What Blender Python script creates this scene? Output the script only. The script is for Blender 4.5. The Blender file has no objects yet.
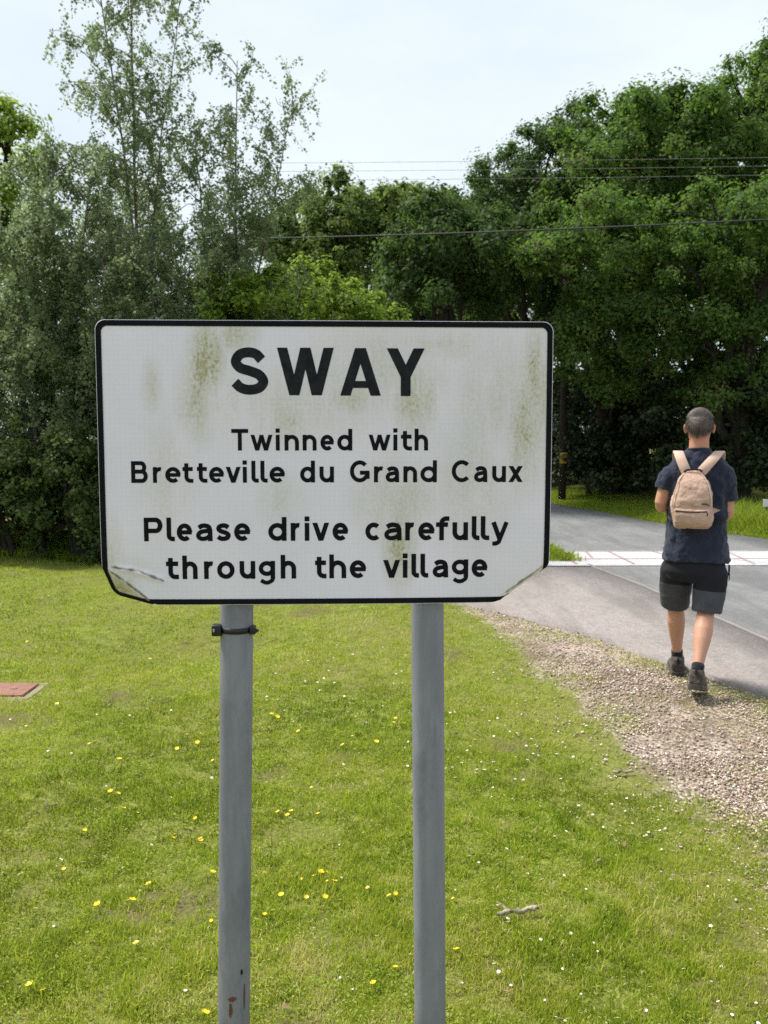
import bpy, bmesh, math, random
import numpy as np
from mathutils import Vector, Matrix

random.seed(7)
rng = np.random.default_rng(11)
S = bpy.context.scene
COL = S.collection
PI = math.pi
R = math.radians

# ---------------------------------------------------------------- camera, sky, sun, exposure
CAM_H, FPX, PITCH = 1.6, 900.0, math.atan(76 / 900.0)
cd = bpy.data.cameras.new('camera')
cd.sensor_fit = 'VERTICAL'; cd.sensor_height = 36.0; cd.lens = 36.0 * FPX / 1024.0
cd.clip_start = 0.05; cd.clip_end = 2000
cam = bpy.data.objects.new('camera', cd); COL.objects.link(cam)
cam.location = (0, 0, CAM_H); cam.rotation_euler = (PI / 2 - PITCH, 0, 0)
S.camera = cam
cd.dof.use_dof = True; cd.dof.focus_distance = 2.3; cd.dof.aperture_fstop = 8.5

SUN_EL, SUN_AZ = 57.0, -62.0          # azimuth measured clockwise from +Y (straight ahead)
w = bpy.data.worlds.new('World'); S.world = w; w.use_nodes = True
nt = w.node_tree; nt.nodes.clear()
out = nt.nodes.new('ShaderNodeOutputWorld'); bg = nt.nodes.new('ShaderNodeBackground')
sky = nt.nodes.new('ShaderNodeTexSky'); sky.sky_type = 'NISHITA'; sky.sun_disc = False
sky.sun_elevation = R(SUN_EL); sky.sun_rotation = R(SUN_AZ); sky.air_density = 1.0; sky.dust_density = 2.0
tc = nt.nodes.new('ShaderNodeTexCoord'); mp = nt.nodes.new('ShaderNodeMapping'); mp.inputs['Scale'].default_value = (1.0, 1.0, 2.6)
nz = nt.nodes.new('ShaderNodeTexNoise'); nz.inputs['Scale'].default_value = 2.2; nz.inputs['Detail'].default_value = 7; nz.inputs['Roughness'].default_value = .55
cr = nt.nodes.new('ShaderNodeValToRGB')
cr.color_ramp.elements[0].position = .33; cr.color_ramp.elements[0].color = (.76, .76, .76, 1)
cr.color_ramp.elements[1].position = .62; cr.color_ramp.elements[1].color = (.97, .97, .97, 1)
mx = nt.nodes.new('ShaderNodeMix'); mx.data_type = 'RGBA'; mx.inputs[7].default_value = (7.9, 8.75, 9.35, 1)
L_ = nt.links.new
L_(tc.outputs['Generated'], mp.inputs['Vector']); L_(mp.outputs[0], nz.inputs['Vector']); L_(nz.outputs['Fac'], cr.inputs[0])
L_(cr.outputs[0], mx.inputs[0]); L_(sky.outputs[0], mx.inputs[6]); L_(mx.outputs[2], bg.inputs['Color'])
bg.inputs['Strength'].default_value = 0.095
L_(bg.outputs[0], out.inputs['Surface'])

sd = bpy.data.lights.new('sun', 'SUN'); sd.energy = 5.0; sd.angle = R(14.0); sd.color = (1.0, .955, .88)
sun = bpy.data.objects.new('sun', sd); COL.objects.link(sun)
sv = Vector((math.sin(R(SUN_AZ)) * math.cos(R(SUN_EL)), math.cos(R(SUN_AZ)) * math.cos(R(SUN_EL)), math.sin(R(SUN_EL))))
sun.rotation_euler = sv.to_track_quat('Z', 'Y').to_euler(); sun.location = (-10, 6, 30)

S.view_settings.view_transform = 'Standard'; S.view_settings.look = 'None'
S.view_settings.exposure = 0.30; S.view_settings.gamma = 1.0; S.view_settings.use_curve_mapping = False
S.render.engine = 'CYCLES'
S.cycles.use_denoising = False; S.cycles.sample_clamp_indirect = 1.5
S.cycles.max_bounces = 8; S.cycles.transparent_max_bounces = 8; S.cycles.diffuse_bounces = 4; S.cycles.transmission_bounces = 4
S.cycles.caustics_reflective = False; S.cycles.caustics_refractive = False

# ---------------------------------------------------------------- helpers
def ray(px, py):
    a = (px - 384) / FPX; b = -(py - 512) / FPX
    c, s = math.cos(PITCH), math.sin(PITCH)
    return Vector((a, c + b * s, -s + b * c))
def at(px, py, Y):
    d = ray(px, py); return Vector((0, 0, CAM_H)) + d * (Y / d.y)
def gnd(px, py):
    d = ray(px, py); return Vector((0, 0, CAM_H)) + d * (-CAM_H / d.z)

def tag(o, label=None, cat=None, group=None, kind=None):
    if label: o['label'] = label
    if cat: o['category'] = cat
    if group: o['group'] = group
    if kind: o['kind'] = kind
    return o
def thing(name, loc, label, cat, group=None, rz=0.0):
    o = bpy.data.objects.new(name, None); COL.objects.link(o); o.empty_display_size = .1
    o.location = loc; o.rotation_euler = (0, 0, rz)
    return tag(o, label, cat, group)
def link(name, me, mat=None, parent=None):
    o = bpy.data.objects.new(name, me); COL.objects.link(o)
    if mat is not None: me.materials.append(mat)
    if parent is not None: o.parent = parent
    return o
def np_mesh(name, V, F, mat=None, parent=None, smooth=False, attrs=None):
    """V (n,3); F (m,k) with one k, or a list of such arrays."""
    Fs = F if isinstance(F, list) else [F]
    Fs = [np.asarray(f, np.int32) for f in Fs if len(f)]
    me = bpy.data.meshes.new(name)
    V = np.asarray(V, np.float32)
    me.vertices.add(len(V)); me.vertices.foreach_set('co', V.ravel())
    idx = np.concatenate([f.ravel() for f in Fs]); tot = np.concatenate([np.full(len(f), f.shape[1], np.int32) for f in Fs])
    st = np.concatenate([[0], np.cumsum(tot)[:-1]]).astype(np.int32)
    me.loops.add(len(idx)); me.loops.foreach_set('vertex_index', idx)
    me.polygons.add(len(tot)); me.polygons.foreach_set('loop_start', st); me.polygons.foreach_set('loop_total', tot)
    if smooth: me.polygons.foreach_set('use_smooth', np.ones(len(tot), bool))
    for k, (dom, arr) in (attrs or {}).items():
        a = me.attributes.new(k, 'FLOAT', dom); a.data.foreach_set('value', np.asarray(arr, np.float32))
    me.update(calc_edges=True); me.validate()
    return link(name, me, mat, parent)
def bm_obj(name, bm, mat=None, parent=None, smooth=True):
    me = bpy.data.meshes.new(name)
    bmesh.ops.recalc_face_normals(bm, faces=bm.faces)
    for f in bm.faces: f.smooth = smooth
    bm.to_mesh(me); bm.free()
    return link(name, me, mat, parent)

class G:
    """tiny node-graph builder"""
    def __init__(s, name):
        s.m = bpy.data.materials.new(name); s.m.use_nodes = True
        s.t = s.m.node_tree; s.t.nodes.clear()
        s.out = s.n('OutputMaterial')
    def n(s, ty, **kw):
        x = s.t.nodes.new('ShaderNode' + ty)
        for k, v in kw.items(): setattr(x, k, v)
        return x
    def put(s, sock, v):
        if isinstance(v, bpy.types.NodeSocket): s.t.links.new(v, sock)
        elif v is not None:
            if sock.type == 'RGBA' and len(v) == 3: v = (*v, 1)
            sock.default_value = v
    def obj(s): return s.n('TexCoord').outputs['Object']
    def pos(s): return s.n('NewGeometry').outputs['Position']
    def attr(s, a): return s.n('Attribute', attribute_name=a).outputs['Fac']
    def math(s, op, a, b=None, c=None, clamp=False):
        x = s.n('Math', operation=op, use_clamp=clamp)
        for i, v in enumerate((a, b, c)):
            if v is not None: s.put(x.inputs[i], v)
        return x.outputs[0]
    def vmap(s, v, scale=(1, 1, 1), loc=(0, 0, 0), rot=(0, 0, 0)):
        x = s.n('Mapping'); s.put(x.inputs[0], v); x.inputs['Scale'].default_value = scale
        x.inputs['Location'].default_value = loc; x.inputs['Rotation'].default_value = rot
        return x.outputs[0]
    def noise(s, v, sc, det=4, rough=.55, dist=0, col=False):
        x = s.n('TexNoise'); s.put(x.inputs['Vector'], v); x.inputs['Scale'].default_value = sc
        x.inputs['Detail'].default_value = det; x.inputs['Roughness'].default_value = rough; x.inputs['Distortion'].default_value = dist
        return x.outputs['Color' if col else 'Fac']
    def voro(s, v, sc, out='Distance', feat='F1'):
        x = s.n('TexVoronoi', feature=feat); s.put(x.inputs['Vector'], v); x.inputs['Scale'].default_value = sc
        return x.outputs[out]
    def ramp(s, f, *st):
        x = s.n('ValToRGB'); s.put(x.inputs[0], f); e = x.color_ramp.elements
        while len(e) < len(st): e.new(.5)
        for i, (p, c) in enumerate(st):
            e[i].position = p; e[i].color = (c, c, c, 1) if isinstance(c, (int, float)) else (*c, 1)
        return x.outputs[0]
    def mix(s, f, a, b, bt='MIX'):
        x = s.n('Mix', data_type='RGBA', blend_type=bt); s.put(x.inputs[0], f); s.put(x.inputs[6], a); s.put(x.inputs[7], b)
        return x.outputs[2]
    def xyz(s, v):
        x = s.n('SeparateXYZ'); s.put(x.inputs[0], v); return x.outputs
    def bump(s, h, st=.3, d=.01):
        x = s.n('Bump'); s.put(x.inputs['Height'], h); x.inputs['Strength'].default_value = st; x.inputs['Distance'].default_value = d
        return x.outputs[0]
    def done(s, col, rough=.7, bump=None, spec=.4, metal=0.0, trans=0.0, tcol=None, **kw):
        p = s.n('BsdfPrincipled'); s.put(p.inputs['Base Color'], col); s.put(p.inputs['Roughness'], rough)
        s.put(p.inputs['Specular IOR Level'], spec); s.put(p.inputs['Metallic'], metal)
        for k, v in kw.items(): s.put(p.inputs[k.replace('_', ' ')], v)
        if bump is not None: s.put(p.inputs['Normal'], bump)
        sh = p.outputs[0]
        if trans:
            tr = s.n('BsdfTranslucent'); s.put(tr.inputs[0], tcol if tcol is not None else col)
            m = s.n('MixShader'); m.inputs[0].default_value = trans
            s.t.links.new(sh, m.inputs[1]); s.t.links.new(tr.outputs[0], m.inputs[2]); sh = m.outputs[0]
        s.t.links.new(sh, s.out.inputs['Surface'])
        return s.m

# numpy value noise, used for terrain, densities and ragged edges
_tab = rng.random((256, 256))
def vnoise(x, y, sc=1.0, seed=0):
    x = np.asarray(x, float) * sc + seed * 17.3 + 1000; y = np.asarray(y, float) * sc + seed * 9.1 + 1000
    xi = np.floor(x).astype(int); yi = np.floor(y).astype(int); fx = x - xi; fy = y - yi
    fx = fx * fx * (3 - 2 * fx); fy = fy * fy * (3 - 2 * fy)
    g = lambda a, b: _tab[a % 256, b % 256]
    return (g(xi, yi) * (1 - fx) + g(xi + 1, yi) * fx) * (1 - fy) + (g(xi, yi + 1) * (1 - fx) + g(xi + 1, yi + 1) * fx) * fy
def fbm(x, y, sc=1.0, seed=0, o=3):
    r = 0; a = .5
    for k in range(o): r = r + a * vnoise(x, y, sc * 2 ** k, seed + k); a *= .5
    return r / (1 - .5 ** o)

# ---------------------------------------------------------------- ground, roads, path
# lines on the ground as x for a given y
def lerp_line(pts):
    p = np.array(sorted(pts, key=lambda q: q[1]))
    return lambda y: np.interp(y, p[:, 1], p[:, 0])
def G2(px, py): v = gnd(px, py); return (v.x, v.y)
lawn_edge = lerp_line([(1.9, 1.0), (1.6, 2.6), G2(768, 866), G2(720, 826), G2(644, 748), G2(570, 683), G2(506, 626), G2(470, 606), (-.3, 9.8), (-1.0, 12), (-1.6, 16), (-3, 30), (-9, 60)])
path_left = lerp_line([(3.6, .5), (2.9, 3.6), G2(768, 700), G2(690, 672), G2(600, 640), G2(520, 618), G2(455, 604), (-.1, 9.8), (-.8, 12), (-1.4, 16), (-2.8, 30), (-8.8, 60)])
road_left = lerp_line([(3.2, -12), (3.05, 4), G2(768, 642), G2(700, 612), G2(640, 586), G2(592, 568), (2.35, 12.2), (2.1, 16), (1.2, 24), (-1.2, 34), (-8, 60)])
road_right = lerp_line([(9.6, -12), (8.6, 4), (7.2, 9), G2(768, 541), G2(700, 531), G2(640, 521), G2(590, 511), G2(555, 505), (3.3, 24), (1.2, 34), (-5.2, 60)])

def terrain(x, y):
    x = np.asarray(x, float); y = np.asarray(y, float)
    m = np.clip((lawn_edge(y) - x) / 1.2, 0, 1); m = m * m * (3 - 2 * m)
    h = (fbm(x, y, .55, 3, 3) - .5) * .16 + (vnoise(x, y, 2.6, 9) - .5) * .025
    h = h * 1.35 + .12 * np.exp(-((y - 9.0) / 1.0) ** 2 - ((x + .3) / 2.2) ** 2) - .05 * np.exp(-((y - 6.2) / .8) ** 2 - ((x + .8) / 1.6) ** 2) - .03 * np.exp(-((y - 11.2) / 1.0) ** 2)
    near = np.clip((y - .5) / 1.5, 0, 1)
    far = np.clip((70 - y) / 20, 0, 1)
    m2 = np.clip((x - road_right(y) - .4) / 3, 0, 1)
    return h * m * near * far + m2 * .25 * far * (.6 + .8 * fbm(x, y, .4, 5, 2))

gx = np.concatenate([[-600, -250, -120, -70, -45, -30, -22], np.arange(-16, -4, .2), np.arange(-4, 4, .1), np.arange(4, 16.01, .2), [20, 26, 35, 50, 80, 150, 300, 600]])
gy = np.concatenate([[-300, -100, -40, -15, -6], np.arange(-2, 1.9, .2), np.arange(2, 9, .1), np.arange(9, 16.01, .2), np.arange(16.5, 34, .5), [36, 40, 46, 55, 70, 100, 160, 300, 900]])
SOIL = [(gnd(*q).x, gnd(*q).y, r_) for *q, r_ in ((205, 904, .22), (150, 908, .16), (255, 775, .20), (335, 760, .14), (335, 940, .10), (30, 712, .25), (85, 745, .22), (500, 745, .20), (320, 618, .35), (520, 775, .12), (445, 655, .2), (300, 1010, .12), (700, 935, .16), (745, 990, .16), (600, 960, .10), (120, 690, .2), (60, 890, .14), (650, 880, .12), (662, 699, .26), (690, 704, .24))]
def soil(x, y):
    s = 0
    for a, b, r_ in SOIL: s = np.maximum(s, 1.25 - np.hypot((x - a) / r_, (y - b) / (r_ * .9)))
    return np.clip(s + (fbm(x, y, 6, 200, 3) - .55) * 2.0, 0, 1)
XX, YY = np.meshgrid(gx, gy)
ZZ = terrain(XX, YY) - .03 * ((XX > path_left(YY) + .05) & (XX < road_right(YY) + .1))
nx, ny = len(gx), len(gy)
ii = (np.arange(ny - 1)[:, None] * nx + np.arange(nx - 1)[None]).ravel()
gF = np.stack([ii, ii + 1, ii + nx + 1, ii + nx], 1)
g = G('grassy_ground'); p = g.pos()
n1 = g.noise(p, 1.1, 6, .6); n2 = g.noise(p, 9, 5, .65); n3 = g.noise(p, 60, 3, .6); n4 = g.noise(p, 3.2, 4)
c = g.mix(g.ramp(n2, (.30, 0), (.7, 1)), (.12, .145, .024), (.23, .26, .045))
c = g.mix(g.ramp(n1, (.44, 0), (.66, .6)), c, (.19, .18, .06))
c = g.mix(g.ramp(n4, (.63, 0), (.70, .75)), c, (.085, .062, .036))
c = g.mix(g.ramp(n3, (.35, .55), (.55, 0)), c, (.06, .065, .02))
# gravel and trodden earth where the lawn gives way, with a ragged blend
gv = g.attr('gravel'); vc = g.voro(p, 62, 'Color'); vd = g.voro(p, 62)
k = g.mix(g.xyz(vc)[0], (.36, .27, .21), (.60, .49, .405)); k = g.mix(g.ramp(g.xyz(vc)[1], (.7, 0), (.8, .8)), k, (.22, .20, .19))
k = g.mix(g.ramp(vd, (.42, 0), (.75, .85)), k, (.10, .078, .058))
k = g.mix(g.ramp(g.noise(p, 2.2, 5), (.50, 0), (.66, .75)), k, (.15, .115, .08))
msk = g.math('ADD', g.math('ADD', gv, g.math('MULTIPLY', g.math('SUBTRACT', g.noise(p, 2.4, 5, .65), .5), 1.1)), g.math('MULTIPLY', g.math('SUBTRACT', n2, .5), .5))
c = g.mix(g.ramp(g.math('MULTIPLY', g.math('ADD', msk, 1.0), .5), (.40, 0), (.56, 1)), c, k)
c = g.mix(g.math('MULTIPLY', g.attr('soil'), g.ramp(n2, (.35, .35), (.6, 1))), c, g.mix(n3, (.06, .05, .022), (.18, .145, .075)))
M_ground = g.done(c, .95, g.bump(g.math('ADD', n3, g.math('MULTIPLY', vd, -.6)), .6, .02), .15)
gmask = np.clip((XX - lawn_edge(YY)) / .45, -1, 1) * np.where((YY < 10.5) & (XX < path_left(YY) + 2.5), 1, np.where(XX > path_left(YY), 1, -1))
gmask = np.where((XX < lawn_edge(YY) - .6) | (YY > 12), -1, gmask + .16)
gmask = np.where(XX > road_right(YY) + .1, -1, np.where((XX > lawn_edge(YY)) & (YY > 9.6) & (YY < 70), .1, gmask))
o = np_mesh('ground', np.stack([XX.ravel(), YY.ravel(), ZZ.ravel()], 1), gF, M_ground, smooth=True, attrs={'gravel': ('POINT', gmask.ravel()), 'soil': ('POINT', soil(XX, YY).ravel())}); tag(o, kind='structure')

def strip(name, lf, rf, y0, y1, z, mat, jl=0.0, jr=0.0, skirt=0.0, step=.06, ncol=2, kind='structure', seed=0):
    ys = np.arange(y0, y1 + 1e-6, step)
    l = lf(ys) + (fbm(ys, ys * 0, 5.0, 30 + seed, 4) - .5) * 2 * jl; r = rf(ys) + (fbm(ys, ys * 0 + 7, 5.0, 40 + seed, 4) - .5) * 2 * jr
    u = np.linspace(0, 1, ncol)
    X = l[:, None] * (1 - u) + r[:, None] * u; Y = np.repeat(ys[:, None], ncol, 1); Z = np.full_like(X, z)
    if skirt:
        X = np.concatenate([X[:, :1] - .012, X, X[:, -1:]], 1); Y = np.concatenate([Y[:, :1], Y, Y[:, -1:]], 1)
        Z = np.concatenate([Z[:, :1] - skirt, Z, Z[:, -1:] - skirt], 1)
    k = X.shape[1]; i = (np.arange(len(ys) - 1)[:, None] * k + np.arange(k - 1)[None]).ravel()
    o = np_mesh(name, np.stack([X.ravel(), Y.ravel(), Z.ravel()], 1), np.stack([i, i + 1, i + k + 1, i + k], 1), mat)
    tag(o, kind=kind); return o

def asphalt(name, base, lite, dirt):
    g = G(name); p = g.pos()
    f = g.voro(p, 95); big = g.noise(p, .8, 5, .6); fine = g.noise(p, 210, 3, .7); mid = g.noise(g.vmap(p, (1, .45, 1)), 5, 5, .6)
    c = g.mix(g.ramp(fine, (.3, 0), (.72, 1)), base, lite)
    c = g.mix(g.ramp(g.voro(p, 55, 'Color'), (.45, 0), (.95, .5)), c, tuple(v * 1.35 for v in lite))
    c = g.mix(g.ramp(big, (.4, 0), (.7, .55)), c, tuple(v * .72 for v in base))
    c = g.mix(g.ramp(mid, (.56, 0), (.72, .5)), c, dirt)
    c = g.mix(g.ramp(g.voro(p, 14), (.04, .8), (.075, 0)), c, tuple(v * .35 for v in base))
    c = g.mix(g.ramp(g.noise(p, 420, 2, .8), (.60, 0), (.72, .7)), c, tuple(v * 1.7 for v in lite))
    c = g.mix(g.ramp(g.noise(g.vmap(p, (1.6, .25, 1)), 1.3, 5, .6), (.48, 0), (.62, .4)), c, tuple(v * .6 for v in base))
    crk = g.voro(g.vmap(g.noise(p, 3, 4, .6, 0, True), (2.2, 2.2, 2.2)), 1.4, 'Distance', 'DISTANCE_TO_EDGE')
    c = g.mix(g.ramp(crk, (.004, .6), (.012, 0)), c, tuple(v * .45 for v in base))
    return g.done(c, .9, g.bump(f, .5, .006), .25)
M_path = asphalt('worn_path_tarmac', (.20, .175, .165), (.33, .295, .28), (.27, .225, .185))
M_road = asphalt('road_tarmac', (.145, .146, .150), (.228, .226, .227), (.25, .235, .22))

strip('footpath', path_left, road_left, .2, 24, .022, M_path, jl=.05, jr=0.0, skirt=.06, seed=2, ncol=4)
strip('road', lambda y: road_left(y) - .01, road_right, -12, 60, .027, M_road, jr=.07, skirt=.06, seed=3, ncol=5, step=.1)
g = G('edging_stone'); p = g.pos()
M_edge = g.done(g.mix(g.noise(p, 8, 5), (.17, .155, .148), (.25, .23, .22)), .9, g.bump(g.noise(p, 90), .4, .01))
strip('kerb_edging', lambda y: road_left(y) - .014, lambda y: road_left(y) + .014, .5, 11.0, .033, M_edge, jl=.008, jr=.008, skirt=.01, seed=4)

# white gateway band painted across the road, with thin dull red joints between its panels
def band(name, f0, f1, mat, z, jit=0.0):
    us = np.linspace(0, 1, 60); V = []
    for u in us:
        y0 = 10.80 + .1 * u + f0; y1 = 10.80 + .1 * u + f1
        x0 = road_left(11.5) - .55 + u * (road_right(11.5) - road_left(11.5) + .35)
        V += [(x0, y0, z), (x0 - .03, y1, z)]
    F = [(2 * i, 2 * i + 2, 2 * i + 3, 2 * i + 1) for i in range(59)]
    o = np_mesh(name, V, np.array(F), mat); tag(o, kind='structure'); return o
g = G('worn_white_road_paint'); p = g.pos()
c = g.mix(g.ramp(g.noise(p, 26, 6, .7), (.50, 0), (.72, .75)), (.50, .485, .50), (.30, .29, .285))
c = g.mix(g.ramp(g.noise(g.vmap(p, (.25, 3, 1)), 3, 4), (.45, 0), (.68, .6)), c, (.47, .45, .445))
M_white = g.done(c, .75, None, .3)
band('road_marking', 0, 1.36, M_white, .0315)
g = G('faded_red_joint_paint'); M_red = g.done(g.mix(g.noise(g.pos(), 40), (.26, .15, .15), (.42, .30, .30)), .8)
g = G('dark_joint_line'); M_dk = g.done(g.mix(g.ramp(g.noise(g.pos(), 12, 4, .7), (.4, 0), (.6, 1)), (.20, .19, .19), (.45, .43, .44)), .9)
def quad_strip(name, pts, wd, z, mat):
    V, F = [], []
    for a, b in pts:
        a = Vector((*a, 0)); b = Vector((*b, 0)); n = (b - a).normalized().cross(Vector((0, 0, 1))) * wd / 2; k = len(V)
        V += [(*(a - n).xy, z), (*(a + n).xy, z), (*(b + n).xy, z), (*(b - n).xy, z)]; F.append((k, k + 1, k + 2, k + 3))
    o = np_mesh(name, V, np.array(F), mat); tag(o, kind='structure'); return o
quad_strip('road_marking_joints', [(G2(607 + k, 553), G2(634 + k * 1.02, 566.5)) for k in (-56, 0, 62, 118, 172)] + [((2.0, 11.42), (6.3, 11.50)), (G2(650, 553), G2(700, 566.5)), (G2(585, 553), G2(592, 560))], .034, .0355, M_red)
quad_strip('road_marking_border', [((1.9, 10.82), (6.4, 10.92)), ((1.95, 12.13), (6.3, 12.24)), (G2(700, 558), G2(768, 566))], .022, .0395, M_dk)

# ---------------------------------------------------------------- the village sign
YAW = R(2.3)
SX = Vector((math.cos(YAW), math.sin(YAW), 0)); SN = Vector((math.sin(YAW), -math.cos(YAW), 0))
SP = at(325, 462, 2.04)
def sg(px, py):
    d = ray(px, py); o_ = Vector((0, 0, CAM_H)); k = (SP - o_).dot(SN) / d.dot(SN); q = o_ + d * k - SP
    return (q.dot(SX), q.z)
Lx = (sg(97, 400)[0] + sg(100, 540)[0]) / 2; Rx = (sg(552, 400)[0] + sg(550.5, 545)[0]) / 2
Tz = (sg(150, 319)[1] + sg(500, 322)[1]) / 2; Bz = (sg(230, 605)[1] + sg(430, 603.5)[1]) / 2
def bend(x, z):
    """the two lower corners fold away from the viewer; returns local x, y (back +), z"""
    x = np.array(x, float); z = np.array(z, float); y = np.zeros_like(x)
    for (p0, p1, th, rad) in ((sg(103, 567), sg(155, 605), R(46), .005), (sg(490, 601), sg(552, 557), R(125), .016)):
        p0 = np.array(p0); p1 = np.array(p1); d = (p1 - p0) / np.linalg.norm(p1 - p0); n = np.array([d[1], -d[0]])
        if n[1] > 0: n = -n
        s = (x - p0[0]) * n[0] + (z - p0[1]) * n[1]
        arc = rad * th; a = np.clip(s / rad, 0, th)
        inp = np.where(s < 0, s, rad * np.sin(a) + np.where(s > arc, (s - arc) * math.cos(th), 0))
        dep = np.where(s < 0, 0, rad * (1 - np.cos(a)) + np.where(s > arc, (s - arc) * math.sin(th), 0))
        # the sheet also bows gently before each fold
        dep = dep + np.where(s < 0, .006 * np.exp(s / .05), .006)
        x = x + (inp - s) * n[0]; z = z + (inp - s) * n[1]; y = y + dep
    # a pressed crease beside the left fold
    (ax, az), (bx, bz) = sg(112, 566), sg(166, 581)
    L2 = (bx - ax) ** 2 + (bz - az) ** 2; t = np.clip(((x - ax) * (bx - ax) + (z - az) * (bz - az)) / L2, 0, 1)
    dd = (x - ax) * (bz - az) / L2 ** .5 - (z - az) * (bx - ax) / L2 ** .5
    wob = .0015 * np.sin(t * 23)
    y = y - .005 * np.sin(t * PI) ** .5 * np.exp(-((dd + wob) / .006) ** 2) * (t > 0) * (t < 1) + .006 * np.exp(-(np.hypot(x - ax - .05, (z - az + .03)) / .035) ** 2)
    y = y + .0016 * np.sin(x * 9 + 1) * np.cos(z * 7)
    return x, y, z
RAD = .023
def rrect(l, r, b, t, rad, n=10, sub=46):
    pts = []
    for cx, cz, a0 in ((r - rad, t - rad, 0), (l + rad, t - rad, 90), (l + rad, b + rad, 180), (r - rad, b + rad, 270)):
        arcp = [(cx + rad * math.cos(R(a0 + 90 * k / n)), cz + rad * math.sin(R(a0 + 90 * k / n))) for k in range(n + 1)]
        if pts:
            p, q = pts[-1], arcp[0]; pts += [(p[0] + (q[0] - p[0]) * k / sub, p[1] + (q[1] - p[1]) * k / sub) for k in range(1, sub)]
        pts += arcp
    p, q = pts[-1], pts[0]; pts += [(p[0] + (q[0] - p[0]) * k / sub, p[1] + (q[1] - p[1]) * k / sub) for k in range(1, sub)]
    return np.array(pts)

# --- materials
g = G('reflective_sheeting'); p = g.obj(); X3 = g.xyz(p)
def blob(cx, cy, wx, wy, rot=0):
    a, b = sg(cx, cy); v = g.vmap(p, (450 / wx, 1, 450 / wy), (-a * 450 / wx, 0, -b * 450 / wy))
    q = g.n('VectorMath', operation='LENGTH'); g.put(q.inputs[0], v)
    return g.math('SUBTRACT', 1.0, q.outputs['Value'], clamp=True)
stain_and_reflection = None
for (cx, cy, wx, wy, k) in ((206, 360, 24, 54, 1.35), (198, 400, 30, 60, .7), (152, 385, 14, 36, .65), (236, 335, 30, 24, .8), (535, 385, 24, 80, .95), (524, 430, 34, 90, .75), (400, 545, 24, 60, .95), (415, 400, 30, 55, .9),
                            (395, 500, 60, 60, .55), (352, 398, 36, 26, .7), (290, 420, 40, 40, .55), (500, 400, 80, 110, .4), (290, 405, 140, 60, .35), (380, 370, 120, 70, .4), (280, 500, 30, 40, .35), (470, 480, 60, 100, .4), (165, 480, 40, 90, .3), (116, 592, 30, 26, 1.1), (112, 560, 16, 60, .4), (440, 345, 90, 30, .4)):  # algae stains; the bent lower-left corner's blob paints in the darker greenish grass reflection
    b = g.math('MULTIPLY', blob(cx, cy, wx, wy), k); stain_and_reflection = b if stain_and_reflection is None else g.math('MAXIMUM', stain_and_reflection, b)
st1 = g.noise(g.vmap(p, (26, 1, 7)), 1.0, 6, .7); st2 = g.noise(g.vmap(p, (150, 1, 110)), 1.0, 4, .7)
sm = g.math('MULTIPLY', g.math('MULTIPLY', stain_and_reflection, g.ramp(st1, (.26, .30), (.60, 1.5))), g.ramp(st2, (.30, .25), (.65, 1.15)), clamp=True)
base = g.mix(g.ramp(g.noise(p, 5, 5, .6), (.35, 0), (.7, 1)), (.80, .745, .88), (.725, .69, .815))
gridl = g.math('MAXIMUM', g.math('GREATER_THAN', g.math('FRACT', g.math('MULTIPLY', X3[0], 92)), .86), g.math('GREATER_THAN', g.math('FRACT', g.math('MULTIPLY', X3[2], 92)), .86))
base = g.mix(g.math('MULTIPLY', gridl, .16), base, (.50, .515, .60))
cell = g.n('TexWhiteNoise', noise_dimensions='3D'); sn = g.n('VectorMath', operation='FLOOR'); g.put(sn.inputs[0], g.vmap(p, (92, 0, 92))); g.put(cell.inputs['Vector'], sn.outputs[0])
base = g.mix(g.math('MULTIPLY', cell.outputs['Value'], .10), base, (.74, .745, .85))
c = g.mix(g.math('MULTIPLY', sm, .92), base, (.42, .40, .22))
c = g.mix(g.ramp(g.math('MULTIPLY', sm, st2), (.40, 0), (.66, .5)), c, (.22, .19, .10))
c = g.mix(g.ramp(g.voro(g.vmap(p, (1, 0, 1)), 34), (.012, .7), (.03, 0)), c, (.30, .27, .22))
def seg(a, b, wd, wob=.003):
    (ax, az), (bx, bz) = a, b; dx, dz = bx - ax, bz - az; L2 = dx * dx + dz * dz
    nzz = g.math('MULTIPLY', g.math('SUBTRACT', g.noise(p, 60, 3), .5), wob * 4)
    x_, z_ = X3[0], X3[2]
    t = g.math('DIVIDE', g.math('ADD', g.math('MULTIPLY', g.math('SUBTRACT', x_, ax), dx), g.math('MULTIPLY', g.math('SUBTRACT', z_, az), dz)), L2, clamp=True)
    ex = g.math('SUBTRACT', g.math('SUBTRACT', x_, ax), g.math('MULTIPLY', t, dx)); ez = g.math('SUBTRACT', g.math('SUBTRACT', z_, az), g.math('MULTIPLY', t, dz))
    dist = g.math('SQRT', g.math('ADD', g.math('MULTIPLY', ex, ex), g.math('MULTIPLY', ez, ez)))
    return g.ramp(g.math('ADD', dist, nzz), (wd * .5, 1), (wd * 1.6, 0))
cracks = g.math('MAXIMUM', g.math('MAXIMUM', seg(sg(110, 567), sg(138, 571), .0009), seg(sg(138, 571), sg(163, 581), .0010)), seg(sg(106, 569), sg(150, 602), .0008, .004))
cracks = g.math('MAXIMUM', cracks, g.math('MULTIPLY', seg(sg(508, 592), sg(550, 562), .0011, .003), .9))
c = g.mix(g.math('MULTIPLY', cracks, .85), c, (.10, .075, .05))
M_sheet = g.done(c, g.ramp(sm, (0, .38), (.6, .75)), g.bump(g.math('ADD', gridl, g.math('MULTIPLY', sm, st2)), .12, .0006), .35)
g = G('black_sign_vinyl'); p = g.obj()
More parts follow.
